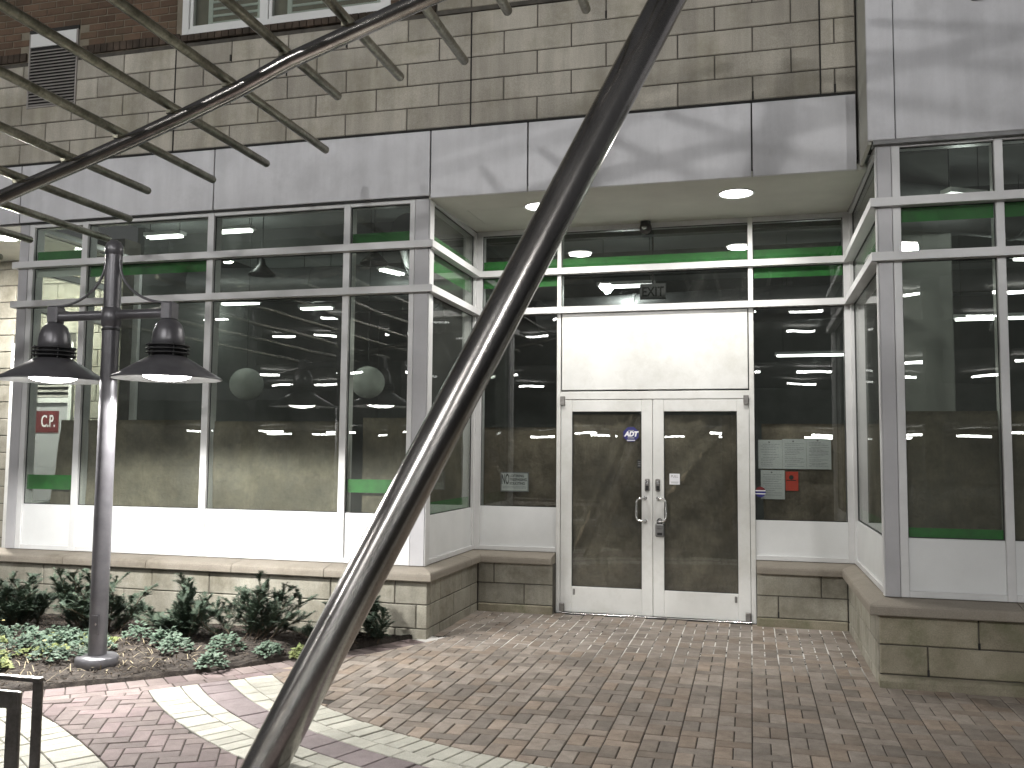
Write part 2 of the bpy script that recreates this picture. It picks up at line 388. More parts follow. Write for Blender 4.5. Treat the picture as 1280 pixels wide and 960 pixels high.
def course(parent, name, x0, x1, joints, z0, z1, pos, rz, mat, gap=0.008, depth=0.09, c=0.006, jit=0.002):
    """one row of blocks; x runs along the wall from pos, rotated rz about z"""
    xs = [x0]+sorted(j for j in joints if x0+0.03 < j < x1-0.03)+[x1]
    ca, sa = math.cos(rz), math.sin(rz)
    for a, b in zip(xs[:-1], xs[1:]):
        wd = b-a-gap; me = block_mesh(wd, z1-z0-gap, depth, c, mat, name)
        lx = a+gap/2; ly = random.uniform(-jit, jit)
        inst(name, me, (pos[0]+lx*ca-ly*sa, pos[1]+lx*sa+ly*ca, z0+gap/2), rz, parent)

def grid_j(x, step, lo, hi):
    k = math.ceil((lo-x)/step); out = []
    while x+k*step < hi: out.append(x+k*step); k += 1
    return out

# ================================================================== GROUND
ground = struct('ground')
G().add([(-60, -60, -0.045), (60, -60, -0.045), (60, 60, -0.045), (-60, 60, -0.045)], [(0, 1, 2, 3)]).build('ground', ASPH, None)['kind'] = 'structure'
bpy.data.objects.remove(ground)
pav = struct('pavement')
band = struct('paving_band')
herr = struct('herringbone_pavement')
G().box(-7, 9, -9, 1.40, -0.04, -0.0065).build('sand_joint_bed', JOINT, pav)
G().box(0.0, 3.7, -0.55, 1.399, -0.03, -0.0021).build('salt_filled_joints', JOINT, pav)

RC = Vector((2.6, 1.31)); BC = Vector((-5.63, 2.33))
SOLD0, SOLD1, SOLD2 = 6.09, 6.29, 6.40          # edging course against the planting bed
def clip(poly, nx, ny, d):                      # keep nx*x+ny*y <= d
    out = []
    for i in range(len(poly)):
        p, q = poly[i], poly[(i+1) % len(poly)]
        a, b = nx*p[0]+ny*p[1]-d, nx*q[0]+ny*q[1]-d
        if a <= 0: out.append(p)
        if (a < 0) != (b < 0) and abs(a-b) > 1e-9:
            t = a/(a-b); out.append((p[0]+(q[0]-p[0])*t, p[1]+(q[1]-p[1])*t))
    return out
def cen(poly): return (sum(p[0] for p in poly)/len(poly), sum(p[1] for p in poly)/len(poly))
def inside_circle(poly, c, r):
    m = cen(poly); dx, dy = m[0]-c.x, m[1]-c.y; l = math.hypot(dx, dy) or 1
    n = (dx/l, dy/l); return clip(poly, n[0], n[1], n[0]*c.x+n[1]*c.y+r)
def outside_circle(poly, c, r):
    m = cen(poly); dx, dy = m[0]-c.x, m[1]-c.y; l = math.hypot(dx, dy) or 1
    n = (dx/l, dy/l); return clip(poly, -n[0], -n[1], -(n[0]*c.x+n[1]*c.y+r))
def area(p): return 0.5*abs(sum(p[i][0]*p[(i+1) % len(p)][1]-p[(i+1) % len(p)][0]*p[i][1] for i in range(len(p))))
def shrink(poly, g):
    m = cen(poly); out = poly
    n = len(poly)
    sgn = 1 if sum(poly[i][0]*poly[(i+1) % n][1]-poly[(i+1) % n][0]*poly[i][1] for i in range(n)) > 0 else -1
    for i in range(n):
        p, q = poly[i], poly[(i+1) % n]; ex, ey = q[0]-p[0], q[1]-p[1]; l = math.hypot(ex, ey)
        if l < 1e-6: continue
        nx, ny = sgn*ey/l, -sgn*ex/l
        out = clip(out, nx, ny, nx*p[0]+ny*p[1]-g)
        if len(out) < 3: return out
    return out
def paver_geo(poly, dz, g=0.0030, ch=0.004):
    a = shrink(poly, g); b = shrink(poly, g+ch)
    if len(a) < 3 or len(a) != len(b) or area(b) < 0.0006: return None
    n = len(a)
    sgn = sum(a[i][0]*a[(i+1) % n][1]-a[(i+1) % n][0]*a[i][1] for i in range(n))
    if sgn < 0: a = a[::-1]; b = b[::-1]
    tx, ty = random.gauss(0, 0.005), random.gauss(0, 0.005); m = cen(a)
    zf = lambda p: dz+tx*(p[0]-m[0])+ty*(p[1]-m[1])
    vs = [(p[0], p[1], -0.03) for p in a]+[(p[0], p[1], zf(p)-0.0035) for p in a]+[(p[0], p[1], zf(p)) for p in b]
    fs = [tuple(range(2*n, 3*n))]
    for i in range(n):
        j = (i+1) % n
        fs += [(i, j, n+j, n+i), (n+i, n+j, 2*n+j, 2*n+i)]
    return vs, fs
def project(p):
    d = Vector(p)-CAM; z = d.dot(fwd)
    if z < 0.2: return None
    return 640+1126.08*d.dot(r2)/z, 480-1126.08*d.dot(u2)/z
def emit_pavers(parent, polys, mat, name, limit):
    """nearest in-frame pieces become parts, the rest one joined part"""
    cand = []
    for p in polys:
        if len(p) < 3 or area(p) < 0.0012: continue
        m = cen(p); uv = project((m[0], m[1], 0)); A = 0
        if uv and -20 < uv[0] < 1300 and uv[1] < 985:
            d = (Vector((m[0], m[1], 0))-CAM); A = area(p)*CAM.z/d.length**3
            if m[1] > -0.1 and (m[0] < 0.1 or m[0] > 3.6): A = 0
        cand.append((A, p))
    cand.sort(key=lambda t: -t[0])
    rest = G(); tone = []; nparts = 0
    for A, p in cand:
        r = paver_geo(p, max(-0.0004, random.gauss(0.0004, 0.0010)) if cen(p)[1] > -0.8 else random.gauss(0, 0.0014))
        if not r: continue
        vs, fs = r
        if nparts < limit and A > 0:
            m = cen(p); me = bpy.data.meshes.new(name); me.from_pydata([(v[0]-m[0], v[1]-m[1], v[2]) for v in vs], [], fs)
            me.materials.append(mat); me.update()
            o = bpy.data.objects.new(name, me); COL.objects.link(o); o.parent = parent
            o.location = Vector((m[0], m[1], 0))-wl(parent); nparts += 1
        else:
            rest.add(vs, fs); tone += [random.random()]*len(fs)
    if rest.v:
        o = rest.build(name+'_field', mat, parent); o['kind'] = 'stuff'
        at = o.data.attributes.new('tone', 'FLOAT', 'FACE'); at.data.foreach_set('value', tone)

def in_base(m):
    return (m[0] < 0.02 and m[1] > -0.12) or (m[0] > 3.68 and m[1] > -0.62) or m[1] > 1.42
# half-basket field in front of the doors
polys = []
for i in range(-12, 33):
    x0 = 2.575+0.2*(i-10); off = (0.15 if i % 2 else 0.0)+random.uniform(-0.012, 0.012)
    for j in range(-3, 20):
        y0 = -3.415+off+0.3*j
        for r in (((x0, x0+0.1, y0, y0+0.2)), ((x0+0.1, x0+0.2, y0, y0+0.2)), ((x0, x0+0.2, y0+0.2, y0+0.3))):
            p = [(r[0], r[2]), (r[1], r[2]), (r[1], r[3]), (r[0], r[3])]
            m = cen(p)
            if in_base(m): continue
            d = math.hypot(m[0]-RC.x, m[1]-RC.y)
            if d > 4.28+0.12: continue
            if d > 4.10: p = inside_circle(p, RC, 4.28)
            if m[1] < 0.0 and len(p) > 2 and math.hypot(m[0]-BC.x, m[1]-BC.y) < SOLD1+0.15: p = outside_circle(p, BC, SOLD1)
            if len(p) > 2: polys.append(p)
emit_pavers(pav, polys, PAVER, 'paver', 290)
# ring courses round the entrance
def ring(r0, r1, step, a0, a1, ph=0.0):
    n = int(round((a1-a0)*(r0+r1)/2/step)); out = []
    for k in range(n):
        t0 = a0+(a1-a0)*(k+ph)/n; t1 = a0+(a1-a0)*(k+1+ph)/n
        p = [(RC.x+r*math.cos(t), RC.y+r*math.sin(t)) for r, t in ((r0, t0), (r1, t0), (r1, t1), (r0, t1))]
        m = cen(p)
        db = math.hypot(m[0]-BC.x, m[1]-BC.y)
        if db < SOLD2+0.16: p = outside_circle(p, BC, SOLD2)
        if len(p) > 2: out.append(p)
    return out
A0, A1 = math.radians(200), math.radians(336)
cream = ring(4.28, 4.485, 0.102, A0, A1)+ring(4.485, 4.60, 0.205, A0, A1)+ring(4.80, 4.915, 0.205, A0, A1, .4)+ring(4.915, 5.12, 0.104, A0, A1)
emit_pavers(band, cream, PAVER_W, 'cream_paver', 230)
emit_pavers(band, ring(4.60, 4.80, 0.20, A0, A1), PAVER_M, 'mauve_paver', 60)
# counter-curving cream band at bottom left (centre on the other side)
LC = Vector((-6.0, -11.0))
def ring2(r0, r1, step, a0, a1):
    n = int((a1-a0)*(r0+r1)/2/step); out = []
    for k in range(n):
        t0 = a0+(a1-a0)*k/n; t1 = a0+(a1-a0)*(k+1)/n
        p = [(LC.x+r*math.cos(t), LC.y+r*math.sin(t)) for r, t in ((r0, t0), (r1, t0), (r1, t1), (r0, t1))]
        m = cen(p); d = math.hypot(m[0]-BC.x, m[1]-BC.y)
        if d < SOLD2+0.16: p = outside_circle(p, BC, SOLD2)
        if len(p) > 2 and math.hypot(m[0]-RC.x, m[1]-RC.y) > 5.1: out.append(p)
    return out
LR = 9.36
bandl = ring2(LR-0.21, LR, 0.104, math.radians(44), math.radians(78))+ring2(LR-0.32, LR-0.21, 0.205, math.radians(44), math.radians(78))+ring2(LR-0.53, LR-0.32, 0.104, math.radians(44), math.radians(78))
emit_pavers(band, bandl, PAVER_W, 'cream_paver', 60)
# herringbone between the bands (laid on the diagonal)
polys = []
ha = math.radians(-62); ch_, sh_ = math.cos(ha), math.sin(ha)
hc = (-0.9, -2.9)
for i in range(-24, 26):
    for j in range(-24, 26):
        for r in ((0, 0.2, 0, 0.1), (0.2, 0.3, 0, 0.2)) if False else ((0, 0.2, 0, 0.1), (0, 0.1, 0.1, 0.3)):
            # unit repeats along (0.1,0.1) and (0.2,-0.2)
            ox = 0.1*i+0.2*j; oy = 0.1*i-0.2*j
            q = [(ox+r[0], oy+r[2]), (ox+r[1], oy+r[2]), (ox+r[1], oy+r[3]), (ox+r[0], oy+r[3])]
            p = [(hc[0]+x*ch_-y*sh_, hc[1]+x*sh_+y*ch_) for x, y in q]
            m = cen(p)
            if abs(m[0]+0.9) > 2.6 or abs(m[1]+3.2) > 1.7: continue
            d = math.hypot(m[0]-RC.x, m[1]-RC.y)
            if d < 5.12-0.14: continue
            if d < 5.3: p = outside_circle(p, RC, 5.12)
            dl = math.hypot(m[0]-LC.x, m[1]-LC.y)
            if dl > LR+0.17:
                pass
            elif dl > LR-0.1: p = outside_circle(p, LC, LR) if len(p) > 2 else p
            elif dl > LR-0.58: continue
            db = math.hypot(m[0]-BC.x, m[1]-BC.y)
            if db < SOLD2-0.15: continue
            if db < SOLD2+0.2 and len(p) > 2: p = outside_circle(p, BC, SOLD2)
            if len(p) > 2: polys.append(p)
emit_pavers(herr, polys, PAVER_P, 'herringbone_paver', 220)
# edging against the planting bed
def ringb(r0, r1, step, a0, a1):
    n = int((a1-a0)*(r0+r1)/2/step); out = []
    for k in range(n):
        t0 = a0+(a1-a0)*k/n; t1 = a0+(a1-a0)*(k+1)/n
        out.append([(BC.x+r*math.cos(t), BC.y+r*math.sin(t)) for r, t in ((r0, t0), (r1, t0), (r1, t1), (r0, t1))])
    return out
edge = ringb(SOLD0, SOLD1, 0.125, math.radians(-80), math.radians(-24))
emit_pavers(band, edge, PAVER_P, 'edging_paver', 60)
emit_pavers(band, ringb(SOLD1, SOLD2, 0.205, math.radians(-80), math.radians(-36)), PAVER_P, 'edging_paver', 40)

# ================================================================== PLANTING BED
bed = struct('planting_bed')
def bed_z(x, y):
    yb = BC.y-math.sqrt(max(0, SOLD0**2-(x-BC.x)**2)) if abs(x-BC.x) < SOLD0 else -0.13
    t = max(0.0, min(1.0, (y-yb)/max(0.05, -0.13-yb)))
    wv = 0.020*math.sin(7.1*x+1.3*y)*math.cos(5.3*y-2*x)+0.012*math.sin(17*x)*math.sin(19*y+x)
    return 0.012+0.075*math.sin(PI*min(1, t*1.0+0.02))**0.8*min(1, -x*1.2+0.12)+wv*math.sin(PI*min(1, t))
g = G(); NX, NY = 150, 60; vs = []; fs = []
for i in range(NX+1):
    x = -7.2+7.28*i/NX
    yb = BC.y-math.sqrt(max(0, (SOLD0+0.004)**2-(x-BC.x)**2)) if abs(x-BC.x) < SOLD0 else -0.13
    yb = min(yb, -0.10)
    for j in range(NY+1):
        y = yb+(-0.09-yb)*j/NY
        z = bed_z(x, y)+random.gauss(0, 0.007) if j else -0.03
        vs.append((x, y, z))
for i in range(NX):
    for j in range(NY):
        a = i*(NY+1)+j; fs.append((a, a+NY+1, a+NY+2, a+1))
g.add(vs, fs, False).build('mulch_soil', MULCH, bed)
def in_bed(x, y): return math.hypot(x-BC.x, y-BC.y) < SOLD0-0.03 and y < -0.16
g = G()
rs = random.Random(5)
for _ in range(5200):
    x, y = rs.uniform(-4.6, 0.0), rs.uniform(-3.0, -0.17)
    if not in_bed(x, y): continue
    z = bed_z(x, y); L_, W_, H_ = rs.uniform(0.010, 0.045), rs.uniform(0.005, 0.013), rs.uniform(0.003, 0.008)
    mt = Matrix.Translation((x, y, z+rs.uniform(0.0, 0.010))) @ Matrix.Rotation(rs.uniform(0, PI), 4, 'Z') @ Matrix.Rotation(rs.gauss(0, 0.35), 4, 'Y') @ Matrix.Rotation(rs.gauss(0, 0.35), 4, 'X')
    q = [mt @ Vector(p) for p in ((-L_/2, -W_/2, 0), (L_/2, -W_*0.3, 0), (L_/2, W_/2, 0), (-L_/2, W_*0.4, 0), (-L_/2*.8, -W_/2*.8, H_), (L_/2*.8, 0, H_), (-L_/2*.8, W_*.3, H_))]
    g.add(q, [(0, 1, 5, 4), (1, 2, 5), (2, 3, 6, 5), (3, 0, 4, 6), (4, 5, 6)])
g.build('mulch_chips', MULCH2, bed)['kind'] = 'stuff'

# ================================================================== STONE BASE WALLS WITH COPINGS
def coping(parent, p0, ang, length, d, e0, e1, cuts, mat, lip=0.02):
    """rounded coping swept along a wall: p0 start on glazing line, ang direction, outward is to the right of travel; e0/e1 mitre run at full projection d"""
    tx, ty = math.cos(ang), math.sin(ang); ox, oy = ty, -tx
    prof = [(-0.05, 0.49), (-0.05, 0.594), (0.0, 0.5925), (d*0.80, 0.5695), (d*0.93, 0.562), (d*0.985, 0.551), (d, 0.535), (d, 0.497), (d-0.006, 0.490)]
    xs = [None]+cuts+[None]
    for a, b in zip(xs[:-1], xs[1:]):
        g = G(); A = []; B = []
        for (q, z) in prof:
            sa = e0*(-q/d) if a is None else a+0.003
            sb = length+e1*(q/d) if b is None else b-0.003
            if a is None and e0 == 0: sa = 0
            A.append((p0[0]+tx*sa+ox*q, p0[1]+ty*sa+oy*q, z)); B.append((p0[0]+tx*sb+ox*q, p0[1]+ty*sb+oy*q, z))
        n = len(prof)
        fs = [(i, n+i, n+(i+1) % n, (i+1) % n) for i in range(n)]
        g.add(A+B, [tuple(range(n)), tuple(range(2*n-1, n-1, -1))]+fs)
        g.build('coping_stone', mat, parent)

base_l = thing('base_wall', 'low cream block wall with rounded coping behind the planted bed, wrapping to left of doors', 'wall', (-3, 0, 0))
R1, R2, R3 = (0.285, 0.490), (0.082, 0.285), (-0.12, 0.082)
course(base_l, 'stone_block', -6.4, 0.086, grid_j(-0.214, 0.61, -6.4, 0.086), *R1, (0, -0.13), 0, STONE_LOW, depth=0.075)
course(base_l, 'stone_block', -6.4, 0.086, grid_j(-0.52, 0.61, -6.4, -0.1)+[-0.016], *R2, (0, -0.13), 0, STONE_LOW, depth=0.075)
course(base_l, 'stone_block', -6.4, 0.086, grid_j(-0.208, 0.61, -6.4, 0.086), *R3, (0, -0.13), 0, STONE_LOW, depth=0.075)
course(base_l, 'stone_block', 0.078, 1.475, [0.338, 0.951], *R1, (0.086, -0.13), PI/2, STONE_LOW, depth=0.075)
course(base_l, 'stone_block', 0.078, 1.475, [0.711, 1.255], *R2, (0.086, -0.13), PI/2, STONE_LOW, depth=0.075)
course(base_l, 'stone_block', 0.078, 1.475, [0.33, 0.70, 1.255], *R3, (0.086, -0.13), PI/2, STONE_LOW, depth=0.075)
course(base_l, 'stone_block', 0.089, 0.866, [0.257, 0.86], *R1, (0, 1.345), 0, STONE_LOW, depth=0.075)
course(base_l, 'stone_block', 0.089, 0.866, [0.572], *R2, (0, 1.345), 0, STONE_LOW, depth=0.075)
G().box(-6.4, 0.074, -0.118, 0.2, -0.1, 0.489).box(-0.2, 0.074, 0.2, 1.6, -0.1, 0.489).box(0.074, 0.866, 1.357, 1.6, -0.1, 0.489).build('mortar_core', MORTAR, base_l)
G().cbox(0.092, 0.864, 1.337, 1.36, -0.02, 0.080, 0.01).build('plinth', STONE_MOSS, base_l)
coping(base_l, (-6.4, 0.0), 0, 6.4, 0.19, 0, 0.134, [2.793, 3.717, 4.617, 5.534], COPING)
coping(base_l, (0.0, 0.0), PI/2, D, 0.134, 0.19, -0.19, [0.98], COPING)
coping(base_l, (0.0, D), 0, 0.862, 0.19, -0.134, 0, [], COPING)

base_r = thing('base_wall', 'low stained block wall with coping under the bay on the right of the doors', 'wall', (4.5, -0.4, 0))
for r, js in ((R1, [3.40]), (R2, [3.018])):
    course(base_r, 'stone_block', 2.823, 3.631, js, *r, (0, 1.345), 0, STONE_LOW, depth=0.075)
course(base_r, 'stone_block', 0, 1.99, [0.36, 0.97, 1.58], *R1, (3.634, 1.344), -PI/2, STONE_LOW, depth=0.075)
course(base_r, 'stone_block', 0, 1.99, [0.66, 1.27], *R2, (3.634, 1.344), -PI/2, STONE_LOW, depth=0.075)
course(base_r, 'stone_block', 0, 1.99, [0.36, 0.97, 1.58], *R3, (3.634, 1.344), -PI/2, STONE_LOW, depth=0.075)
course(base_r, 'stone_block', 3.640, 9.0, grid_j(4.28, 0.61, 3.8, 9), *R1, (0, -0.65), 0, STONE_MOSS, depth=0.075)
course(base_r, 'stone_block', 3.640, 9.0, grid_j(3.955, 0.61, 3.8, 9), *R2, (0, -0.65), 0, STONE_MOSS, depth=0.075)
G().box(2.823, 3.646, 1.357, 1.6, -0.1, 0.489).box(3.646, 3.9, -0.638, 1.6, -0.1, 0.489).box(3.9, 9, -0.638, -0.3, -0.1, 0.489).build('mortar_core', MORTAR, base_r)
g = G(); prof = [(-0.640, -0.05), (-0.700, -0.05), (-0.708, 0.0), (-0.704, 0.045), (-0.685, 0.068), (-0.640, 0.078)]
A = [(3.632, y, z) for y, z in prof]; B = [(9.0, y, z) for y, z in prof]; n = len(prof)
g.add(A+B, [tuple(range(n))[::-1], tuple(range(n, 2*n))]+[(i, (i+1) % n, n+(i+1) % n, n+i) for i in range(n)]).build('plinth', STONE_MOSS, base_r)
G().cbox(2.823, 3.630, 1.337, 1.36, -0.02, 0.080, 0.01).build('plinth', STONE_MOSS, base_r)
coping(base_r, (2.823, D), 0, XR-2.823, 0.19, 0, -0.134, [], COPING)
coping(base_r, (XR, D), -PI/2, D-E, 0.134, -0.19, 0.19, [1.0], COPING)
coping(base_r, (XR, E), 0, 5.3, 0.19, 0.134, 0, [0.846, 1.76, 2.68, 3.6, 4.5], COPING)
for x, z in ((4.28, 0.283), (3.955, 0.082), (4.89, 0.283), (4.565, 0.082)):
    G().box(x-0.007, x+0.007, -0.6515, -0.6, z, z+0.045).build('weep_vent', DARKJ, base_r)
for x in (3.018,):
    G().box(x-0.006, x+0.006, 1.3435, 1.4, 0.088, 0.14).build('weep_vent', DARKJ, base_r)

# ================================================================== UPPER STONE WALL
wall = thing('stone_wall', 'beige block wall above the pale fascia, running the width of the shopfront', 'wall', (-1, 0.1, 4.5))
Z0 = [4.515, 4.722, 4.931, 5.141, 5.351, 5.562]
J = [0.39, -2.67, 3.36]
SY = -0.04
for i in range(5):
    lo = Z0[i]; hi = Z0[i+1]
    js = grid_j(0.39 if i % 2 == 0 else 0.695, 0.61, -6.6, 3.63)
    js = [j for j in js if abs(j-3.44) > 0.02]+J+([3.47] if i % 2 == 0 else [])
    js = sorted(set(js))
    js = [j for k, j in enumerate(js) if k == 0 or j-js[k-1] > 0.04]
    course(wall, 'stone_block', -6.6, 3.632, js, lo, hi, (0, SY), 0, STONE, gap=0.009)
for i, (lo, hi) in enumerate(((5.60, 5.81), (5.81, 6.02), (6.02, 6.23), (6.23, 6.44))):
    js = sorted(grid_j(0.39 if i % 2 else 0.695, 0.61, 0.06, 3.63)+[0.39, 3.36])
    js = [j for k, j in enumerate(js) if k == 0 or j-js[k-1] > 0.04]
    course(wall, 'stone_block', 0.06, 3.632, js, lo, hi, (0, SY-0.012), 0, STONE, gap=0.009)
G().box(-6.6, 3.632, SY+0.010, 0.35, 4.40, 5.60).box(0.05, 3.632, SY-0.004, 0.35, 5.565, 7.6).build('mortar_core', MORTAR, wall)
G().box(-6.6, 3.62, -0.045, 0.0, 4.492, 4.513).build('flashing', DARKJ, wall)
for x in J:
    G().box(x-0.005, x+0.005, SY-0.001, 0.0, 4.515, 5.56).build('expansion_joint', DARKJ, wall)
for x, i in ((3.47, 0), (-2.06, 4), (-1.45, 3), (1.61, 4), (-0.835, 4), (2.83, 0)):
    G().box(x-0.007, x+0.007, SY-0.003, 0.0, Z0[i]+0.01, Z0[i]+0.075).build('weep_vent', DARKJ, wall)

# brick storey at upper left
bw = thing('brick_wall', 'dark brown brick wall around the white shuttered window at top left', 'wall', (-3, 0.1, 5.7))
def bricks(x0, x1, z0, z1, skip=None, ph=0.0):
    k = 0; z = z0
    me = block_mesh(0.198, 0.0655, 0.07, 0.004, BRICK, 'brick')
    while z+0.06 < z1:
        xs = x0+(0.104 if k % 2 else 0.0)-0.208
        while xs < x1:
            a, b = max(xs, x0), min(xs+0.198, x1)
            if b-a > 0.04 and not (skip and skip(a, b, z)):
                m2 = me if b-a > 0.197 else block_mesh(b-a, 0.0655, 0.07, 0.004, BRICK, 'brick')
                inst('brick', m2, (a, SY+random.uniform(-0.0015, 0.0015), z), 0, bw)
            xs += 0.208
        z += 0.0755; k += 1
bricks(-6.2, -2.68, 5.70, 6.62, lambda a, b, z: (b > -4.44 and a < -3.81 and z < 5.90))
# projecting soldier course below the bricks and the brick sill under the window
sx = -6.2
while sx < -2.68:
    if not (sx+0.07 > -4.43 and sx < -3.82):
        me = block_mesh(0.070, 0.088, 0.09, 0.004, BRICK_D, 'brick')
        inst('brick', me, (sx, SY-0.018, 5.605), 0, bw)
    sx += 0.076
sx = -2.68
while sx < 0.04:
    me = block_mesh(0.070, 0.066, 0.10, 0.004, BRICK_D, 'brick'); inst('brick', me, (sx, SY-0.028, 5.605), 0, bw); sx += 0.076
bricks(-0.40, 0.04, 5.70, 6.62)
G().box(-6.6, -2.62, SY+0.008, 0.35, 5.60, 8.0).box(-2.62, 0.05, SY+0.10, 0.35, 5.60, 8.0).box(-0.42, 0.05, SY+0.008, 0.1, 5.60, 8.0).build('brick_mortar', BRICK_MORTAR, bw)

# shuttered window
wn = thing('shuttered_window', 'white framed upper window with pale louvred shutters behind the glass', 'window', (-1.6, 0, 5.68))
g = G()
for a in ((-2.62, -2.545, -0.035, 0.05, 5.684, 7.2), (-0.475, -0.40, -0.035, 0.05, 5.684, 7.2), (-2.545, -0.475, -0.035, 0.05, 5.684, 5.742)):
    g.cbox(*a, 0.004)
g.build('window_frame', WHITEV, wn)
G().cbox(-1.735, -1.675, -0.03, 0.045, 5.742, 7.2, 0.003).build('mullion', WHITEV, wn)
for a, b in ((-2.543, -1.737), (-1.673, -0.477)):
    G().cbox(a, b, -0.018, 0.03, 5.744, 5.775, .003).cbox(a, a+0.035, -0.018, 0.03, 5.775, 7.2, .003).cbox(b-0.035, b, -0.018, 0.03, 5.775, 7.2, .003).build('sash', WHITEV, wn)
    G().box(a+0.03, b-0.03, 0.004, 0.010, 5.77, 7.2).build('glass_pane', GLASS, wn)
    c0 = a+0.16
    G().cbox(c0, c0+0.05, 0.05, 0.075, 5.74, 7.2, .003).cbox(b-0.10, b-0.05, 0.05, 0.075, 5.74, 7.2, .003).cbox(c0+0.05, b-0.10, 0.05, 0.075, 5.74, 5.80, .003).build('shutter_frame', SHUT, wn)
    z = 5.805
    while z < 6.5:
        g = G(); g.add([(c0+0.05, 0.045, z), (b-0.10, 0.045, z), (b-0.10, 0.078, z+0.062), (c0+0.05, 0.078, z+0.062), (c0+0.05, 0.052, z-0.004), (b-0.10, 0.052, z-0.004), (b-0.10, 0.085, z+0.058), (c0+0.05, 0.085, z+0.058)],
                       [(0, 1, 2, 3), (7, 6, 5, 4), (0, 4, 5, 1), (3, 2, 6, 7), (0, 3, 7, 4), (1, 5, 6, 2)])
        g.build('shutter_slat', SHUT, wn); z += 0.072
    G().box(a+0.02, b-0.02, 0.089, 0.095, 5.74, 7.2).build('backing', INT_W, wn)

# wall louvre at upper left
lv = thing('wall_vent', 'louvred metal wall vent with a pale blank plate on top, set in the upper wall', 'vent', (-4.125, -0.05, 5.1))
g = G()
for a in ((-4.425, -4.407, -0.052, 0, 5.095, 5.89), (-3.843, -3.825, -0.052, 0, 5.095, 5.89), (-4.407, -3.843, -0.052, 0, 5.095, 5.113)): g.box(*a)
g.build('vent_frame', LOUV, lv)
G().box(-4.43, -3.82, -0.047, 0.03, 5.885, 5.93).build('head_shadow_strip', DARKJ, lv)  # dark strip painted in for the shadow above the vent
G().cbox(-4.406, -3.844, -0.055, -0.042, 5.742, 5.885, 0.002).build('blank_plate', WHITEV, lv)
G().box(-4.407, -3.843, -0.042, -0.041, 5.113, 5.742).build('vent_back', DARKJ, lv)
z = 5.118; 
vs = [(0, -0.010, 0), (0.562, -0.010, 0), (0.562, 0.008, 0.020), (0, 0.008, 0.020), (0, -0.010, -0.004), (0.562, -0.010, -0.004), (0.562, 0.008, 0.016), (0, 0.008, 0.016)]
me = bpy.data.meshes.new('vent_slat'); me.from_pydata(vs, [], [(0, 1, 2, 3), (7, 6, 5, 4), (0, 4, 5, 1), (3, 2, 6, 7), (0, 3, 7, 4), (1, 5, 6, 2)]); me.materials.append(LOUV); me.update()
while z < 5.72:
    inst('vent_slat', me, (-4.406, -0.0515, z), 0, lv); z += 0.0335

# ================================================================== FASCIA AND SOFFIT
fa = thing('fascia', 'long pale grey metal fascia band of flat panels over shop window and doors', 'fascia', (-0.5, 0, 4.2))
FX = [-6.6, -4.44, -2.19, 0.02, 0.923, 2.8165, 3.628]
for a, b in zip(FX[:-1], FX[1:]):
    zb = 3.898 if b < 0.1 else 3.874
    G().cbox(a+0.006, b-0.006, -0.05, -0.02, zb, 4.490, 0.003).build('fascia_panel', FASCIA, fa)
G().box(-6.6, 3.63, -0.030, 0.34, 3.94, 4.488).build('fascia_core', DARKJ, fa)
G().box(-6.6, 0.0, -0.028, 0.02, 3.885, 3.94).build('reveal_strip', GASKET, fa)
fr_ = thing('fascia', 'tall pale grey panelled fascia over the bay on the far right', 'fascia', (5, -0.4, 4.0))
FZ = 3.925; EF = E-0.06
for a, b in ((3.645, 3.832), (3.838, 6.25), (6.256, 8.9)):
    G().cbox(a, b, EF, EF+0.03, FZ, 7.6, 0.004).build('fascia_panel', FASCIA, fr_)
G().cbox(3.645, 3.675, EF+0.032, 0.3, FZ-0.02, 7.6, 0.004).build('fascia_return', SOFFIT, fr_)
G().box(3.66, 8.9, EF+0.02, -0.2, FZ+0.01, 7.6).build('fascia_core', DARKJ, fr_)
G().box(3.68, 8.9, EF+0.008, E+0.06, FZ-0.03, FZ+0.012).build('drip_edge', GREYP, fr_)
mp = thing('wall_bracket', 'small grey bracket at the top of the right fascia', 'bracket', (4.43, EF, 4.92))
G().cbox(4.365, 4.50, EF-0.03, EF-0.001, 4.905, 5.12, 0.006).build('plate', GREYP, mp)
G().cbox(4.38, 4.485, EF-0.10, EF-0.031, 4.93, 5.08, 0.008).build('housing', LAMPM, mp)

so = thing('soffit', 'cream painted soffit over the recessed entrance with a square access panel', 'soffit', (1.8, 0.7, 3.9))
def sz(y): return 3.876+0.049*(y+0.02)/1.494
def slab(x0, x1, y0, y1, t=0.05):
    return G().add([(x0, y0, sz(y0)), (x1, y0, sz(y0)), (x1, y1, sz(y1)), (x0, y1, sz(y1)), (x0, y0, sz(y0)+t), (x1, y0, sz(y0)+t), (x1, y1, sz(y1)+t), (x0, y1, sz(y1)+t)],
                   [(0, 3, 2, 1), (4, 5, 6, 7), (0, 1, 5, 4), (1, 2, 6, 5), (2, 3, 7, 6), (3, 0, 4, 7)])
PX0, PX1, PY0, PY1 = 0.20, 0.80, 0.50, 1.10
for q in ((0.0, 3.70, -0.018, PY0-0.004), (0.0, PX0-0.004, PY0-0.004, PY1+0.004), (PX1+0.004, 3.70, PY0-0.004, PY1+0.004), (0.0, 3.70, PY1+0.004, D+0.1)):
    slab(*q).build('soffit_board', SOFFIT, so)
slab(PX0, PX1, PY0, PY1, 0.03).build('access_panel', SOFFIT, so)
G().box(0, 3.7, 0, D+0.1, 3.99, 4.05).build('soffit_back', DARKJ, so)
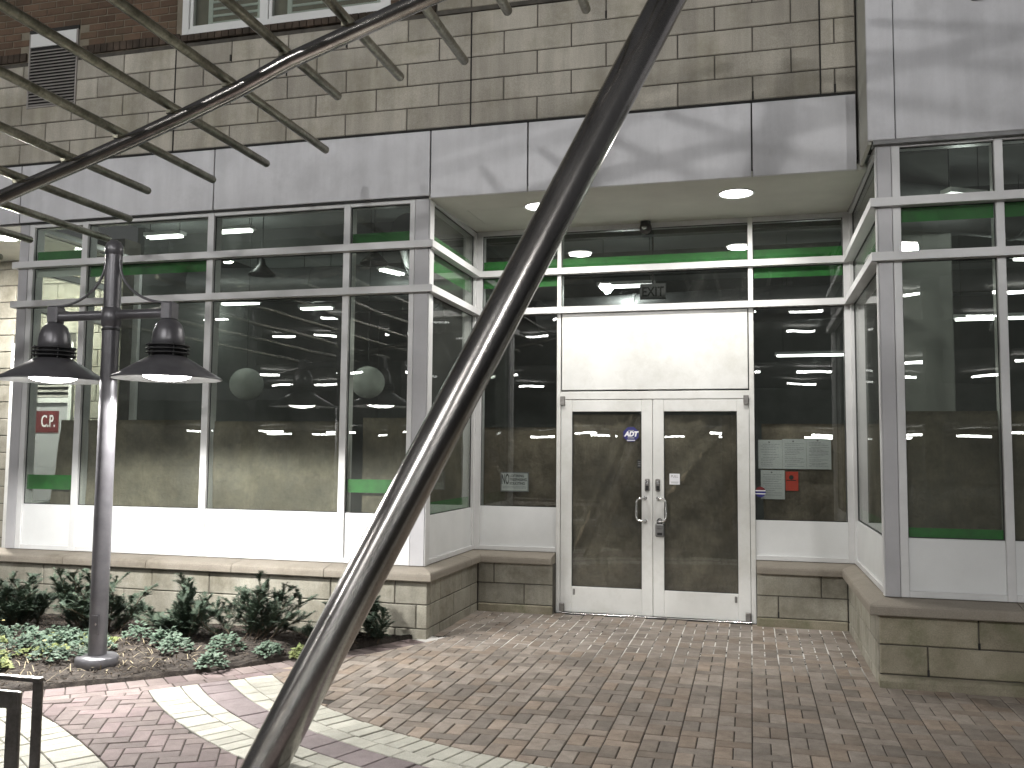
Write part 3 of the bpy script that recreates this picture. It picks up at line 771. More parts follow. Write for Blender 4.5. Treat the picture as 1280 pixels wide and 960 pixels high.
# ================================================================== GLAZING
class Win:
    """aluminium shop glazing along a wall line: u runs along the wall from p0 at angle ang, outward to the right of travel"""
    def __init__(s, th, p0, ang): s.th = th; s.p0 = p0; s.ang = ang; s.c = math.cos(ang); s.s = math.sin(ang)
    def tr(s, g):
        # local (u, n, z): n positive = into the building
        g.v = [(s.p0[0]+u*s.c-n*s.s, s.p0[1]+u*s.s+n*s.c, z) for (u, n, z) in g.v]; return g
    def bar(s, name, u0, u1, z0, z1, n0=0.0, n1=0.13, mat=None, ch=0.003):
        s.tr(G().cbox(u0, u1, n0, n1, z0, z1, ch)).build(name, mat or ALU, s.th)
    def pane(s, u0, u1, z0, z1, n=0.035, mat=None):
        mat = mat or getattr(s, 'glz', None)
        s.tr(G().box(u0, u1, n, n+0.008, z0, z1)).build('glass_pane', mat or GLASS, s.th)
        e = 0.006
        g = G()
        for a in ((u0, u0+e, z0, z1), (u1-e, u1, z0, z1), (u0+e, u1-e, z0, z0+e), (u0+e, u1-e, z1-e, z1)): g.box(a[0], a[1], n-0.007, n-0.001, a[2], a[3])
        s.tr(g).build('gasket', GASKET, s.th)
    def panel(s, u0, u1, z0, z1, n=0.018):
        s.tr(G().cbox(u0, u1, n, n+0.03, z0, z1, 0.002)).build('spandrel_panel', PANELW, s.th)
    def strip(s, u0, u1, z0, z1, n=0.052, mat=None):
        s.tr(G().box(u0, u1, n, n+0.002, z0, z1)).build('green_strip' if mat is None else 'film_strip', mat or GREEN, s.th)
    def hbar(s, u0, u1, z0, z1, e0=0, e1=0, proj=0.057):
        """projecting transom with mitred ends (run e at the front edge)"""
        z0_, z1_ = z0, z1
        A = [(u0+0, 0.03, z0), (u0+0, 0.03, z1), (u0-e0*proj, -proj, z1), (u0-e0*proj, -proj, z0)]
        B = [(u1+0, 0.03, z0), (u1+0, 0.03, z1), (u1+e1*proj, -proj, z1), (u1+e1*proj, -proj, z0)]
        g = G().add(A+B, [(0, 1, 2, 3), (7, 6, 5, 4), (0, 4, 5, 1), (1, 5, 6, 2), (2, 6, 7, 3), (3, 7, 4, 0)])
        s.tr(g).build('transom', ALU, s.th)

def bay(win, mulls, u0, u1, ztop, zw, cols, capw=0.05, e=((0, 0), (0, 0)), hext=(0, 0)):
    """mulls: (u, width) list incl. both edges, cols: one dict per bay column"""
    zb = ZB
    for (a, b) in mulls:
        if b-a > 0.01: win.bar('mullion', a, b, zb, ztop, -0.002, 0.14)
    win_cols = [(mulls[i][1], mulls[i+1][0]) for i in range(len(mulls)-1)]
    for (a, b), cdef in zip(win_cols, cols):
        win.bar('bottom_rail', a, b, zb, zb+0.045, 0.0, 0.12)
        win.bar('head_rail', a, b, ztop-0.045, ztop, 0.0, 0.12)
        z_w = cdef.get('zw', zw)
        win.panel(a, b, zb+0.045, z_w-0.002)
        win.pane(a, b, z_w, H2b)
        win.pane(a, b, H2t, H1b)
        win.pane(a, b, H1t, ztop-0.045)
        for st in cdef.get('strips', []): win.strip(a+0.003, b-0.003, *st)
        for st in cdef.get('films', []): win.strip(a+0.003, b-0.003, *st, mat=SHUT)
    win.hbar(u0-hext[0], u1+hext[1], H1b, H1t, *e[0])
    win.hbar(u0-hext[0], u1+hext[1], H2b, H2t, *e[0])

up = (H1t+0.0, H1t+0.115); dn = (H1b-0.105, H1b)
# planted bay, front
w1 = thing('shop_window', 'wide aluminium shop window of four bays above the planting bed', 'window', (-2.2, 0, ZB))
W1 = Win(w1, (0, 0), 0)
W1.bar('corner_cover', -4.464, -4.350, ZB, ZT+0.003, -0.004, 0.10, ALU_GREY)
W1.bar('corner_cover', -0.134, 0.0, ZB, ZT+0.003, -0.004, 0.10, ALU_GREY)
W1.bar('corner_edge', 0.0005, 0.010, ZB, ZT-0.02, 0.003, 0.075, ALU)
bay(W1, [(-4.347, -4.287), (-3.708, -3.640), (-2.272, -2.202), (-0.838, -0.772), (-0.186, -0.137)], -4.464, 0.0, ZT, ZW,
    [dict(strips=[up, (1.190, 1.334)], films=[(H1b-0.085, H1b)]), dict(strips=[dn]), dict(), dict(strips=[up, (1.225, 1.345)])], e=((0.55, 1.0),))
# planted bay, side facing the entrance
w2 = thing('shop_window', 'narrow side window between the planted bay and the recessed entrance', 'window', (0, 0.7, ZB))
W2 = Win(w2, (0, 0), PI/2)
bay(W2, [(0.085, 0.135), (D-0.045, D)], 0, D, ZT+0.02, 1.03, [dict(strips=[up, (1.01, 1.14), (H1b-0.16, H1b)])], e=((1.0, -1.0),))
# planted bay, far left end
w3 = thing('shop_window', 'side window closing the far left end of the planted bay', 'window', (-4.42, 0.7, ZB))
W3 = Win(w3, (-4.464, 1.75), -PI/2)
bay(W3, [(0.0, 0.05), (1.60, 1.65)], 0, 1.75, ZT, ZW, [dict()], e=((0, 0.5),))
# sidelights and door frame
w4 = thing('sidelight', 'tall sidelight left of the double doors with the NO sign in it', 'window', (0.45, D, ZB))
W4 = Win(w4, (0, D), 0); W4.glz = GLASS_C
bay(W4, [(0.0, 0.06), (0.868, 0.869)], 0, 0.869, 3.925, 1.047, [dict(strips=[up, dn])], e=((-1.0, 0),))
w5 = thing('sidelight', 'tall sidelight right of the double doors with notices posted in it', 'window', (3.25, D, ZB))
W5 = Win(w5, (0, D), 0); W5.glz = GLASS_C
bay(W5, [(2.8205, 2.8215), (3.655, XR)], 2.8205, XR, 3.925, 0.976, [dict(strips=[up, dn])], e=((0, -1.0),))
ef = thing('entrance_frame', 'white door frame with a big blank panel and dark transom lights above doors', 'door frame', (1.845, D, 0))
W6 = Win(ef, (0, D), 0); W6.glz = GLASS_C
JL0, JL1, JR0, JR1 = 0.870, 0.912, 2.774, 2.820
W6.bar('jamb', JL0, JL1, 0.0, 3.925, -0.006, 0.14, DOORW)
W6.bar('jamb', JR0, JR1, 0.0, 3.925, -0.006, 0.14, DOORW)
W6.bar('door_header', JL1, JR0, 2.142, 2.222, -0.004, 0.12, DOORW)
W6.bar('header_panel', JL1+0.012, JR0-0.010, 2.236, 3.020, -0.012, 0.03, DOORW, 0.004)
W6.bar('panel_back', JL1, JR0, 2.222, 3.026, 0.031, 0.10, GASKET)
W6.hbar(JL0, JR1, H2b, H2t); W6.hbar(JL0, JR1, H1b, H1t)
W6.bar('head_rail', JL1, JR0, 3.88, 3.925, 0, 0.12)
W6.pane(JL1, JR0, H2t, H1b); W6.pane(JL1, JR0, H1t, 3.88)
W6.strip(JL1, JR0, *up)
W6.bar('threshold', JL1, JR0, 0.0, 0.010, -0.03, 0.12, CHROME, 0.002)

def door(label, x0, x1, gx0, gx1, hinge):
    d = thing('door', label, 'door', ((x0+x1)/2, D, 0), 'pair of glazed entrance doors')
    W = Win(d, (0, D), 0)
    zb, zt, gz0, gz1 = 0.014, 2.138, 0.268, 2.018
    W.bar('stile', x0, gx0, zb, zt, 0.0, 0.045, DOORW, 0.004); W.bar('stile', gx1, x1, zb, zt, 0.0, 0.045, DOORW, 0.004)
    W.bar('top_rail', gx0+0.0005, gx1-0.0005, gz1, zt, 0.001, 0.045, DOORW, 0.003); W.bar('bottom_rail', gx0+0.0005, gx1-0.0005, zb, gz0, 0.001, 0.045, DOORW, 0.003)
    W.pane(gx0, gx1, gz0, gz1, 0.018, GLASS_D)
    hx = x0 if hinge < 0 else x1
    s = -hinge
    for z0, z1 in ((zb-0.008, 0.10), (zt-0.055, zt+0.035)):
        G().cbox(min(hx, hx+s*0.045)-0.006, max(hx, hx+s*0.045)-0.002, D-0.028, D-0.002, z0, z1, 0.004).build('pivot_hinge', PIVOT, d)
    xx = hx+s*0.14
    G().cbox(xx-0.010, xx+0.010, D-0.008, D-0.0005, 0.185, 0.245, 0.003).build('kick_latch', PIVOT, d)
    return d, W
MID = 1.843
dl, WDL = door('left glazed door, closed, papered over, with the blue security sticker', 0.916, MID-0.002, 1.030, 1.733, -1)
dr, WDR = door('right glazed door, closed, papered over, with a small white PULL sticker', MID+0.002, 2.770, 1.953, 2.656, 1)
def handle(d, xa, xo):
    s = 1 if xo > xa else -1
    za, zb_ = 0.936, 1.162; y = D-0.062
    pts = [(xa, D-0.002, za), (xa, y+0.012, za), (xa+s*0.010, y, za), (xo-s*0.03, y, za+0.004), (xo-s*0.008, y, za+0.018), (xo, y, za+0.045),
           (xo, y, zb_-0.045), (xo-s*0.008, y, zb_-0.018), (xo-s*0.03, y, zb_-0.004), (xa+s*0.010, y, zb_), (xa, y+0.012, zb_), (xa, D-0.002, zb_)]
    h = G().tube(pts, 0.0105, 12).build('pull_handle', CHROME, d)
    for z in (za, zb_):
        g = G(); g.tube([(xa, D-0.006, z), (xa, D+0.0, z)], 0.019, 16); g.build('rose', CHROME, h)
    WL[h.name] = wl(d)
handle(dl, 1.768, 1.687); handle(dr, 1.896, 1.977)
for d, x in ((dl, 1.789), (dr, 1.893)):
    c = G().cbox(x-0.023, x+0.023, D-0.016, D-0.0005, 1.228, 1.352, 0.008).build('lock_plate', PIVOT, d)
    WL[c.name] = wl(d)
    G().tube([(x, D-0.024, 1.316), (x, D-0.014, 1.316)], 0.016, 20).build('lock_cylinder', CHROME, c)
    G().box(x-0.002, x+0.002, D-0.0255, D-0.0235, 1.306, 1.326).build('keyhole', BLACK, c)
    G().cbox(x-0.014, x+0.014, D-0.021, D-0.0165, 1.240, 1.285, 0.003).build('cover_flap', BLACK, c)
# key lock box hanging from the right handle
lb = thing('lockbox', 'black and grey combination lock box hanging from the right door handle', 'lock box', (1.915, D-0.06, 0.795))
G().cbox(1.877, 1.957, D-0.080, D-0.038, 0.795, 0.915, 0.010).build('body', GREYP, lb)
G().cbox(1.8735, 1.9605, D-0.070, D-0.034, 0.790, 0.920, 0.010).build('bumper', BLACK, lb)
G().cbox(1.893, 1.941, D-0.084, D-0.0805, 0.868, 0.900, 0.003).build('dial_window', BLACK, lb)
for k in range(4): G().cbox(1.896+k*0.0112, 1.905+k*0.0112, D-0.087, D-0.0842, 0.872, 0.896, 0.001).build('dial_wheel', GREYP, lb)
G().cbox(1.893, 1.941, D-0.083, D-0.0805, 0.808, 0.834, 0.003).build('front_label', BLACK, lb)
sh = [(1.896, D-0.055, 0.915)]+[(1.915-0.019*math.cos(t), D-0.055, 0.948+0.019*math.sin(t)) for t in [PI*k/10 for k in range(11)]]+[(1.934, D-0.055, 0.915)]
G().tube(sh, 0.0055, 10).build('shackle', BLACK, lb)

# bay on the right: side facing the entrance and front
w7 = thing('shop_window', 'narrow side window between the recessed entrance and the right-hand bay', 'window', (XR, 0.5, ZB))
W7 = Win(w7, (XR, D), -PI/2)
bay(W7, [(0.0, 0.05), (D-E-0.13, D-E-0.085)], 0, D-E, 3.94, 1.0, [dict(strips=[up, (0.985, 1.11), (H1b-0.13, H1b)])], e=((-1.0, 1.0),))
w8 = thing('shop_window', 'large dim shop window at the far right, below the tall panelled fascia', 'window', (5, E, ZB))
W8 = Win(w8, (0, E), 0)
W8.bar('corner_cover', XR, 3.808, ZB, 3.935, -0.004, 0.10, ALU_GREY)
W8.bar('corner_edge', XR-0.010, XR-0.0005, ZB, 3.92, 0.003, 0.075, ALU)
bay(W8, [(3.811, 3.868), (4.499, 4.557), (5.20, 5.26), (5.90, 5.96), (6.6, 6.66), (7.3, 7.36), (8.0, 8.06)], XR, 8.06, 3.925, 1.018,
    [dict(strips=[dn, (1.018, 1.088)]), dict(strips=[dn])]+[dict()]*4, e=((1.0, 0),))

# ================================================================== BROWN PAPER BEHIND THE GLASS
def sheet(label, tr, pts, n=0.09, amp=0.012, grp='brown paper masking the shop windows', seed=0, crease=None):
    """hanging paper: quad given by (u,z) corners bl, br, tr, tl, gently rippled"""
    bl, br, trr, tl = pts; NX, NY = (44, 44) if crease else (26, 26); r = random.Random(seed)
    ph = [r.uniform(0, 6) for _ in range(6)]
    g = G(); vs = []
    for side in (0, 1):
        for i in range(NX+1):
            for j in range(NY+1):
                a, b = i/NX, j/NY
                u = (bl[0]*(1-a)+br[0]*a)*(1-b)+(tl[0]*(1-a)+trr[0]*a)*b
                z = (bl[1]*(1-a)+br[1]*a)*(1-b)+(tl[1]*(1-a)+trr[1]*a)*b
                nn = n+amp*(math.sin(5*a+3.1*b+ph[0])+0.6*math.sin(11*a-7*b+ph[1])+0.5*math.sin(17*b+4*a+ph[2])+0.45*math.sin(23*a+9*b+ph[3])+0.4*math.sin(31*b-13*a+ph[4])+0.3*math.sin(41*a+27*b+ph[5])-0.9*abs(math.sin(4.3*a+2.1*b+ph[4]))-0.7*abs(math.sin(6.7*b-3.9*a+ph[1]))+0.8)*0.5+side*0.0012
                if crease:
                    (ca_, cb_), (cc_, cd_), ch2 = crease
                    dd = ((a-ca_)*(cd_-cb_)-(b-cb_)*(cc_-ca_))/math.hypot(cc_-ca_, cd_-cb_)
                    nn -= ch2*max(0.0, 1-abs(dd)/0.055)
                vs.append((u, nn, z))
    fs = []; off = (NX+1)*(NY+1)
    for i in range(NX):
        for j in range(NY):
            a = i*(NY+1)+j
            fs.append((a, a+NY+1, a+NY+2, a+1)); fs.append((off+a, off+a+1, off+a+NY+2, off+a+NY+1))
    def rim(idx):
        for p, q in zip(idx[:-1], idx[1:]): fs.append((p, p+off, q+off, q))
    rim([j for j in range(NY+1)]); rim([NX*(NY+1)+j for j in range(NY, -1, -1)])
    rim([i*(NY+1)+NY for i in range(NX+1)]); rim([i*(NY+1) for i in range(NX, -1, -1)])
    g.add(vs, fs, True); tr.tr(g)
    o = g.build('paper_sheet', KRAFT); tag(o, label, 'paper', grp); return o
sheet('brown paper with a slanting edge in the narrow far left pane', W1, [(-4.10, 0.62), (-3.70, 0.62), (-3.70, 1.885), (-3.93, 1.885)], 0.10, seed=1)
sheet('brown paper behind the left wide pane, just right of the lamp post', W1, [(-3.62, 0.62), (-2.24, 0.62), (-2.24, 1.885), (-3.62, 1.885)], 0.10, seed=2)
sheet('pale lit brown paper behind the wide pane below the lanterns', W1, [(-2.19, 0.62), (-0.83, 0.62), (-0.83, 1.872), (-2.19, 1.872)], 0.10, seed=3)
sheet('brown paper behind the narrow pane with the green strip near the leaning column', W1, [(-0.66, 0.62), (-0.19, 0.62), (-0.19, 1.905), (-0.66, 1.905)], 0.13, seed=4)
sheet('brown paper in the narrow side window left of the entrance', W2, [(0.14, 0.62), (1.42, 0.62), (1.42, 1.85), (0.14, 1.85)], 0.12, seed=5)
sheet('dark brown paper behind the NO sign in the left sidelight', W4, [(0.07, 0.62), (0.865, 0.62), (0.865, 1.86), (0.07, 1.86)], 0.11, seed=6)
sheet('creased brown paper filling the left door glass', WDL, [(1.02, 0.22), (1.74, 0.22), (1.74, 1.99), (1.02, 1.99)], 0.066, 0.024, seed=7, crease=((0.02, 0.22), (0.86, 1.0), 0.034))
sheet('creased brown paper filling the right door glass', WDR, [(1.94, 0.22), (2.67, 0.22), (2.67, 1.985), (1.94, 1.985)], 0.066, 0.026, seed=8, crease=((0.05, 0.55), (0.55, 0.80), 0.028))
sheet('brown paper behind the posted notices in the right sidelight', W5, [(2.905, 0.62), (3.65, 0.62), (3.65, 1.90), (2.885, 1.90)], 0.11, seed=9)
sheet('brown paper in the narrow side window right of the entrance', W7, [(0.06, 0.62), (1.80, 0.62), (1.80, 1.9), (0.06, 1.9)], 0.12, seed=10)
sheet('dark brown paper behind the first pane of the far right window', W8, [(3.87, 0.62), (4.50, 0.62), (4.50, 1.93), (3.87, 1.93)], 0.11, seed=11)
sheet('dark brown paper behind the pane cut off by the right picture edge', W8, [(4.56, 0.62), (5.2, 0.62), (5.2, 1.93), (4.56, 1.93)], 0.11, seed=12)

# ================================================================== SIGNS, STICKERS, NOTICES
def text(body, size, loc, mat, parent, name='lettering', sx=1.0, bold=0.0, align='CENTER', rot=(PI/2, 0, 0), shear=0.0):
    cu = bpy.data.curves.new('lettering', 'FONT'); cu.body = body; cu.size = size; cu.align_x = align; cu.align_y = 'CENTER'
    cu.extrude = 0.0004; cu.offset = bold; cu.shear = shear
    o = bpy.data.objects.new('lettering_src', cu); COL.objects.link(o)
    bpy.context.view_layer.update()
    me = bpy.data.meshes.new_from_object(o.evaluated_get(bpy.context.evaluated_depsgraph_get()))
    bpy.data.objects.remove(o); bpy.data.curves.remove(cu)
    me.materials.clear(); me.materials.append(mat)
    t = bpy.data.objects.new(name, me); COL.objects.link(t); t.parent = parent
    t.location = Vector(loc)-wl(parent); t.rotation_euler = rot; t.scale = (sx, 1, 1)
    return t
# NO LOITERING sign
y = D+0.050
ns = thing('window_sign', 'small grey NO LOITERING sign in the left sidelight', 'sign', (0.42, y, 1.195))
G().cbox(0.270, 0.570, y, y+0.004, 1.195, 1.397, 0.001).build('sign_plate', PAPERW, ns)
g = G()
for a in ((0.270, 0.570, 1.195, 1.207), (0.270, 0.570, 1.385, 1.397), (0.270, 0.281, 1.207, 1.385), (0.559, 0.570, 1.207, 1.385)): g.box(a[0], a[1], y-0.0025, y-0.0005, a[2], a[3])
g.build('sign_border', GREYP, ns)
text('NO', 0.145, (0.321, y-0.001, 1.318), INK, ns, sx=0.36, bold=0.002)
for k, tx in enumerate(('LOITERING', 'TRESPASSING', 'SOLICITING')):
    text(tx, 0.038, (0.366, y-0.001, 1.356-k*0.038), INK, ns, sx=0.80, bold=0.0008, align='LEFT')
g = G(); rr = random.Random(3)
for row in (1.243, 1.230):
    x = 0.292
    while x < 0.535:
        l = rr.uniform(0.008, 0.026); g.box(x, min(x+l, 0.54), y-0.0012, y-0.0006, row, row+0.006); x += l+0.006
g.build('small_print', PRINT, ns)['kind'] = 'stuff'
# security sticker
y = D+0.012
st = thing('security_sticker', 'small blue octagonal ADT sticker on the left door glass', 'sticker', (1.627, y, 1.79))
g = G(); o_ = [(1.627+0.082*math.cos(PI/8+k*PI/4), 1.790+0.078*math.sin(PI/8+k*PI/4)) for k in range(8)]
i_ = [(1.627+0.077*math.cos(PI/8+k*PI/4), 1.790+0.073*math.sin(PI/8+k*PI/4)) for k in range(8)]
g.add([(x, y, z) for x, z in o_]+[(x, y+0.001, z) for x, z in o_], [tuple(range(8)), tuple(range(15, 7, -1))]+[(k, 8+k, 8+(k+1) % 8, (k+1) % 8) for k in range(8)])
g.build('sticker_face', BLUES, st)
text('ADT', 0.066, (1.627, y-0.001, 1.792), WHITES, st, sx=0.95, bold=0.004, shear=0.25)
G().box(1.587, 1.667, y-0.0012, y-0.0006, 1.727, 1.735).build('white_bar', WHITES, st)
G().box(1.595, 1.660, y-0.0012, y-0.0006, 1.750, 1.759).box(1.598, 1.656, y-0.0012, y-0.0006, 1.825, 1.832).build('small_print', PRINT, st)['kind'] = 'stuff'
# PULL sticker
pl = thing('pull_sticker', 'small square white PULL sticker on the right door glass', 'sticker', (2.055, y, 1.297))
G().box(2.005, 2.106, y, y+0.001, 1.299, 1.405).build('sticker_face', WHITES, pl)
text('PULL', 0.034, (2.055, y-0.001, 1.378), GREYP, pl, sx=0.95)
G().box(2.017, 2.094, y-0.0012, y-0.0006, 1.322, 1.326).box(2.02, 2.09, y-0.0012, y-0.0006, 1.312, 1.316).build('small_print', PRINT, pl)['kind'] = 'stuff'
# dark hours plate behind left door glass edge
hp = thing('door_decal', 'tiny dark decal at the right edge of the left door glass', 'decal', (1.71, y, 1.50))
G().box(1.690, 1.729, y, y+0.001, 1.455, 1.540).build('decal_face', BLACK, hp)
for z in (1.475, 1.495, 1.515): G().box(1.697, 1.722, y-0.0012, y-0.0006, z, z+0.006).build('print_line', GREYP, hp)
# notices in right sidelight
y = D+0.052
def notice(label, x0, x1, z0, z1, rows, seed, tape=True, dy=0.0):
    n_ = thing('notice', label, 'notice', ((x0+x1)/2, y+dy, z0), 'paper notices in the right sidelight')
    G().box(x0, x1, y+dy, y+dy+0.001, z0, z1).build('paper', PAPERW, n_)
    r = random.Random(seed); g = G(); z = z1-0.045
    for k in range(rows):
        xx = x0+0.022+(0.02 if r.random() < .2 else 0); xe = x1-r.choice([0.02, 0.025, 0.03, 0.06, 0.09])
        while xx < xe:
            l = r.uniform(0.012, 0.034); g.box(xx, min(xx+l, xe), y+dy-0.0012, y+dy-0.0004, z, z+0.0045); xx += l+0.005
        z -= (z1-z0-0.06)/rows*(1.0 if r.random() < .85 else 1.5)
        if z < z0+0.02: break
    g.build('printed_lines', PRINT, n_)['kind'] = 'stuff'
    G().tube([((x0+x1)/2-0.01, y+dy-0.003, z1-0.022), ((x0+x1)/2-0.01, y+dy, z1-0.022)], 0.008, 12).build('tack', GREYP, n_)
notice('leftmost of three typed white notices in a row in the right sidelight', 2.853, 3.075, 1.466, 1.743, 13, 1)
notice('middle of three typed white notices in a row in the right sidelight', 3.0765, 3.296, 1.466, 1.752, 14, 2, dy=0.0003)
notice('rightmost of three typed white notices in a row in the right sidelight', 3.2975, 3.520, 1.466, 1.762, 18, 3)
notice('single white notice below the row, beside the red card', 2.873, 3.094, 1.175, 1.452, 10, 4)
rc = thing('red_notice', 'small red card with a black mark beside the white notices', 'notice', (3.16, y, 1.258))
G().box(3.103, 3.219, y+0.001, y+0.002, 1.258, 1.441).build('card', REDP, rc)
G().tube([(3.155, y-0.0006, 1.385), (3.155, y+0.0006, 1.385)], 0.022, 18).box(3.112, 3.20, y-0.0004, y+0.0006, 1.353, 1.360).build('black_mark', INK, rc)
ys = D+0.012
rs_ = thing('round_sticker', 'small round red, white and blue sticker low in the right sidelight', 'sticker', (2.866, ys, 1.242))
def seg(z0, z1, mat, nm, c=(2.868, 1.242), R=0.050):
    pts = []
    for k in range(41):
        t = -PI/2+PI*k/40; x, z = R*math.cos(t), R*math.sin(t)
        if z0 <= z <= z1: pts.append((x, z))
    for zz in (z0, z1):
        if abs(zz) < R: pts.append((math.sqrt(R*R-zz*zz), zz))
    pts = sorted(set(pts), key=lambda p: p[1])
    lp = pts+[(-x, z) for x, z in reversed(pts)]
    n = len(lp); g = G()
    g.add([(c[0]+x, ys, c[1]+z) for x, z in lp]+[(c[0]+x, ys+0.001, c[1]+z) for x, z in lp], [tuple(range(n)), tuple(range(2*n-1, n-1, -1))]+[(k, n+k, n+(k+1) % n, (k+1) % n) for k in range(n)])
    g.build(nm, mat, rs_)
seg(0.018, 0.06, REDS, 'red_band'); seg(0.008, 0.0175, WHITES, 'white_band'); seg(-0.012, 0.0075, BLUES, 'blue_band'); seg(-0.021, -0.0125, WHITES, 'white_band'); seg(-0.06, -0.0215, BLUES, 'blue_band')
# EXIT sign inside
ex = thing('exit_sign', 'unlit grey EXIT sign hanging inside above the doors', 'sign', (1.744, D+1.0, 3.32))
y = D+1.0
G().cbox(1.600, 1.888, y, y+0.04, 3.318, 3.492, 0.004).build('sign_box', GREYP, ex)
text('EXIT', 0.15, (1.744, y-0.002, 3.395), INK, ex, sx=0.80, bold=0.003)
G().box(1.735, 1.753, y+0.01, y+0.03, 3.492, 4.34).build('hanger', BLACK, ex)
# dome camera on the soffit
dc = thing('security_camera', 'small dark dome security camera under the soffit above the doors', 'camera', (1.786, 1.40, 3.86))
cz = sz(1.40)
G().lathe([(0.0, 0.0), (0.05, 0.0), (0.052, -0.02), (0.045, -0.03), (0.0, -0.03)], (1.786, 1.40, cz), 24).build('mount', BLACK, dc)
G().lathe([(0.052, -0.03), (0.060, -0.055), (0.062, -0.075), (0.055, -0.105), (0.036, -0.128), (0.0, -0.136)], (1.786, 1.40, cz), 28).build('dome', surf('smoked_dome', (0.05, 0.045, 0.045), (0.06, 0.055, 0.055), 5, 0.08), dc)
G().lathe([(0.0, 0.0), (0.018, 0.004), (0.026, 0.014), (0.027, 0.03), (0.0, 0.03)], (1.780, 1.336, cz-0.10), 20).build('lens', CHROME, dc)
# ================================================================== LAMPS IN THE SOFFITS
def point_light(name, loc, power, size, col=(1, 0.97, 0.92)):
    l = bpy.data.lights.new(name, 'POINT'); o = bpy.data.objects.new(name, l); COL.objects.link(o)
    l.energy = power; l.shadow_soft_size = size; l.color = col; o.location = loc; return o
def spot(name, loc, power, size, ang, blend=0.6, col=(1, 0.97, 0.92)):
    l = bpy.data.lights.new(name, 'SPOT'); o = bpy.data.objects.new(name, l); COL.objects.link(o)
    l.energy = power; l.shadow_soft_size = size; l.color = col; l.spot_size = math.radians(ang); l.spot_blend = blend; o.location = loc; return o
LENS = emit('lit_downlight_lens', (1.0, 0.98, 0.94), 14)
def downlight(label, x, y, z, power, grp='recessed downlights'):
    d = thing('downlight', label, 'light', (x, y, z), grp)
    G().lathe([(0.140, 0.010), (0.160, 0.0), (0.162, -0.008), (0.156, -0.012), (0.142, -0.010), (0.136, 0.004)], (x, y, z), 40).build('trim_ring', WHITEV, d)
    G().lathe([(0.139, -0.004), (0.10, -0.014), (0.05, -0.020), (0.0, -0.022)], (x, y, z), 40).build('lens', LENS, d)  # lit lens, drawn oversized so its disc includes the glow around it
    l = bpy.data.lights.new('downlight_lamp', 'AREA'); o = bpy.data.objects.new('downlight_lamp', l); COL.objects.link(o)
    l.shape = 'DISK'; l.size = 0.24; l.energy = power; l.color = (1, 0.97, 0.92); o.location = (x, y, z-0.024)
downlight('round lit downlight in the soffit above the right-hand door', 2.681, 0.474, sz(0.474)-0.001, 43)
downlight('round lit downlight in the soffit partly behind the leaning column', 0.913, 0.510, sz(0.51)-0.001, 43)

# ================================================================== LEFT RECESS BEYOND THE PLANTED BAY
rw = thing('stone_wall', 'brightly lit cream block wall in the recess at the far left', 'wall', (-6, 1.6, 0))
YB = 1.50
for k in range(20):
    z = -0.1+0.205*k
    for a, b in ((-7.4, -5.93), (-5.03, -4.40)) if z < 2.86 else ((-7.4, -4.40),):
        course(rw, 'stone_block', a, b, grid_j(-5.93 if k % 2 else -6.235, 0.61, a, b), z, z+0.205, (0, YB), 0, STONE_LOW, depth=0.08)
G().box(-7.4, -5.93, YB+0.012, YB+0.3, -0.1, 4.1).box(-5.03, -4.40, YB+0.012, YB+0.3, -0.1, 4.1).box(-5.93, -5.03, YB+0.012, YB+0.3, 2.87, 4.1).build('mortar_core', MORTAR, rw)
lsf = thing('soffit', 'pale soffit over the recess at the far left', 'soffit', (-5.8, 0.7, 3.9))
G().box(-7.4, -4.47, -0.015, 1.6, 3.90, 3.95).build('soffit_board', SOFFIT, lsf)
sd = thing('service_door', 'white service door with louvred transom in the recess at far left', 'door', (-5.48, 1.5, 0))
g = G()
for a in ((-5.93, -5.88, 0.0, 2.87), (-5.08, -5.03, 0.0, 2.87), (-5.88, -5.08, 2.82, 2.87), (-5.88, -5.08, 2.14, 2.20)): g.cbox(a[0], a[1], YB-0.03, YB+0.05, a[2], a[3], 0.003)
g.build('door_frame', DOORW, sd)
G().cbox(-5.88, -5.08, YB+0.0, YB+0.04, 0.02, 2.14, 0.003).build('door_leaf', ALU_GREY, sd)
G().box(-5.88, -5.08, YB+0.045, YB+0.05, 2.20, 2.82).build('louver_back', BLACK, sd)
z = 2.215
while z < 2.80:
    G().add([(-5.88, YB-0.012, z), (-5.08, YB-0.012, z), (-5.08, YB+0.03, z+0.035), (-5.88, YB+0.03, z+0.035), (-5.88, YB-0.012, z-0.008), (-5.08, YB-0.012, z-0.008), (-5.08, YB+0.03, z+0.027), (-5.88, YB+0.03, z+0.027)],
            [(0, 1, 2, 3), (7, 6, 5, 4), (0, 4, 5, 1), (3, 2, 6, 7), (0, 3, 7, 4), (1, 5, 6, 2)]).build('louver_slat', LOUV, sd); z += 0.062
h = G().tube([(-5.83, YB-0.002, 0.84), (-5.83, YB-0.05, 0.84), (-5.83, YB-0.055, 0.85), (-5.74, YB-0.055, 0.85)], 0.012, 10).build('lever_handle', BLACK, sd)
cp = thing('red_sign', 'dark red sign with white letters C.P. on the service door behind glass', 'sign', (-5.36, YB-0.01, 1.78))
G().cbox(-5.62, -5.215, YB-0.008, YB-0.001, 1.785, 2.045, 0.001).build('sign_plate', REDS, cp)
text('C.P.', 0.20, (-5.36, YB-0.0095, 1.915), WHITES, cp, sx=0.62, bold=0.003)
downlight('round lit downlight in the soffit of the recess at far left', -5.115, 0.45, 3.899, 230)

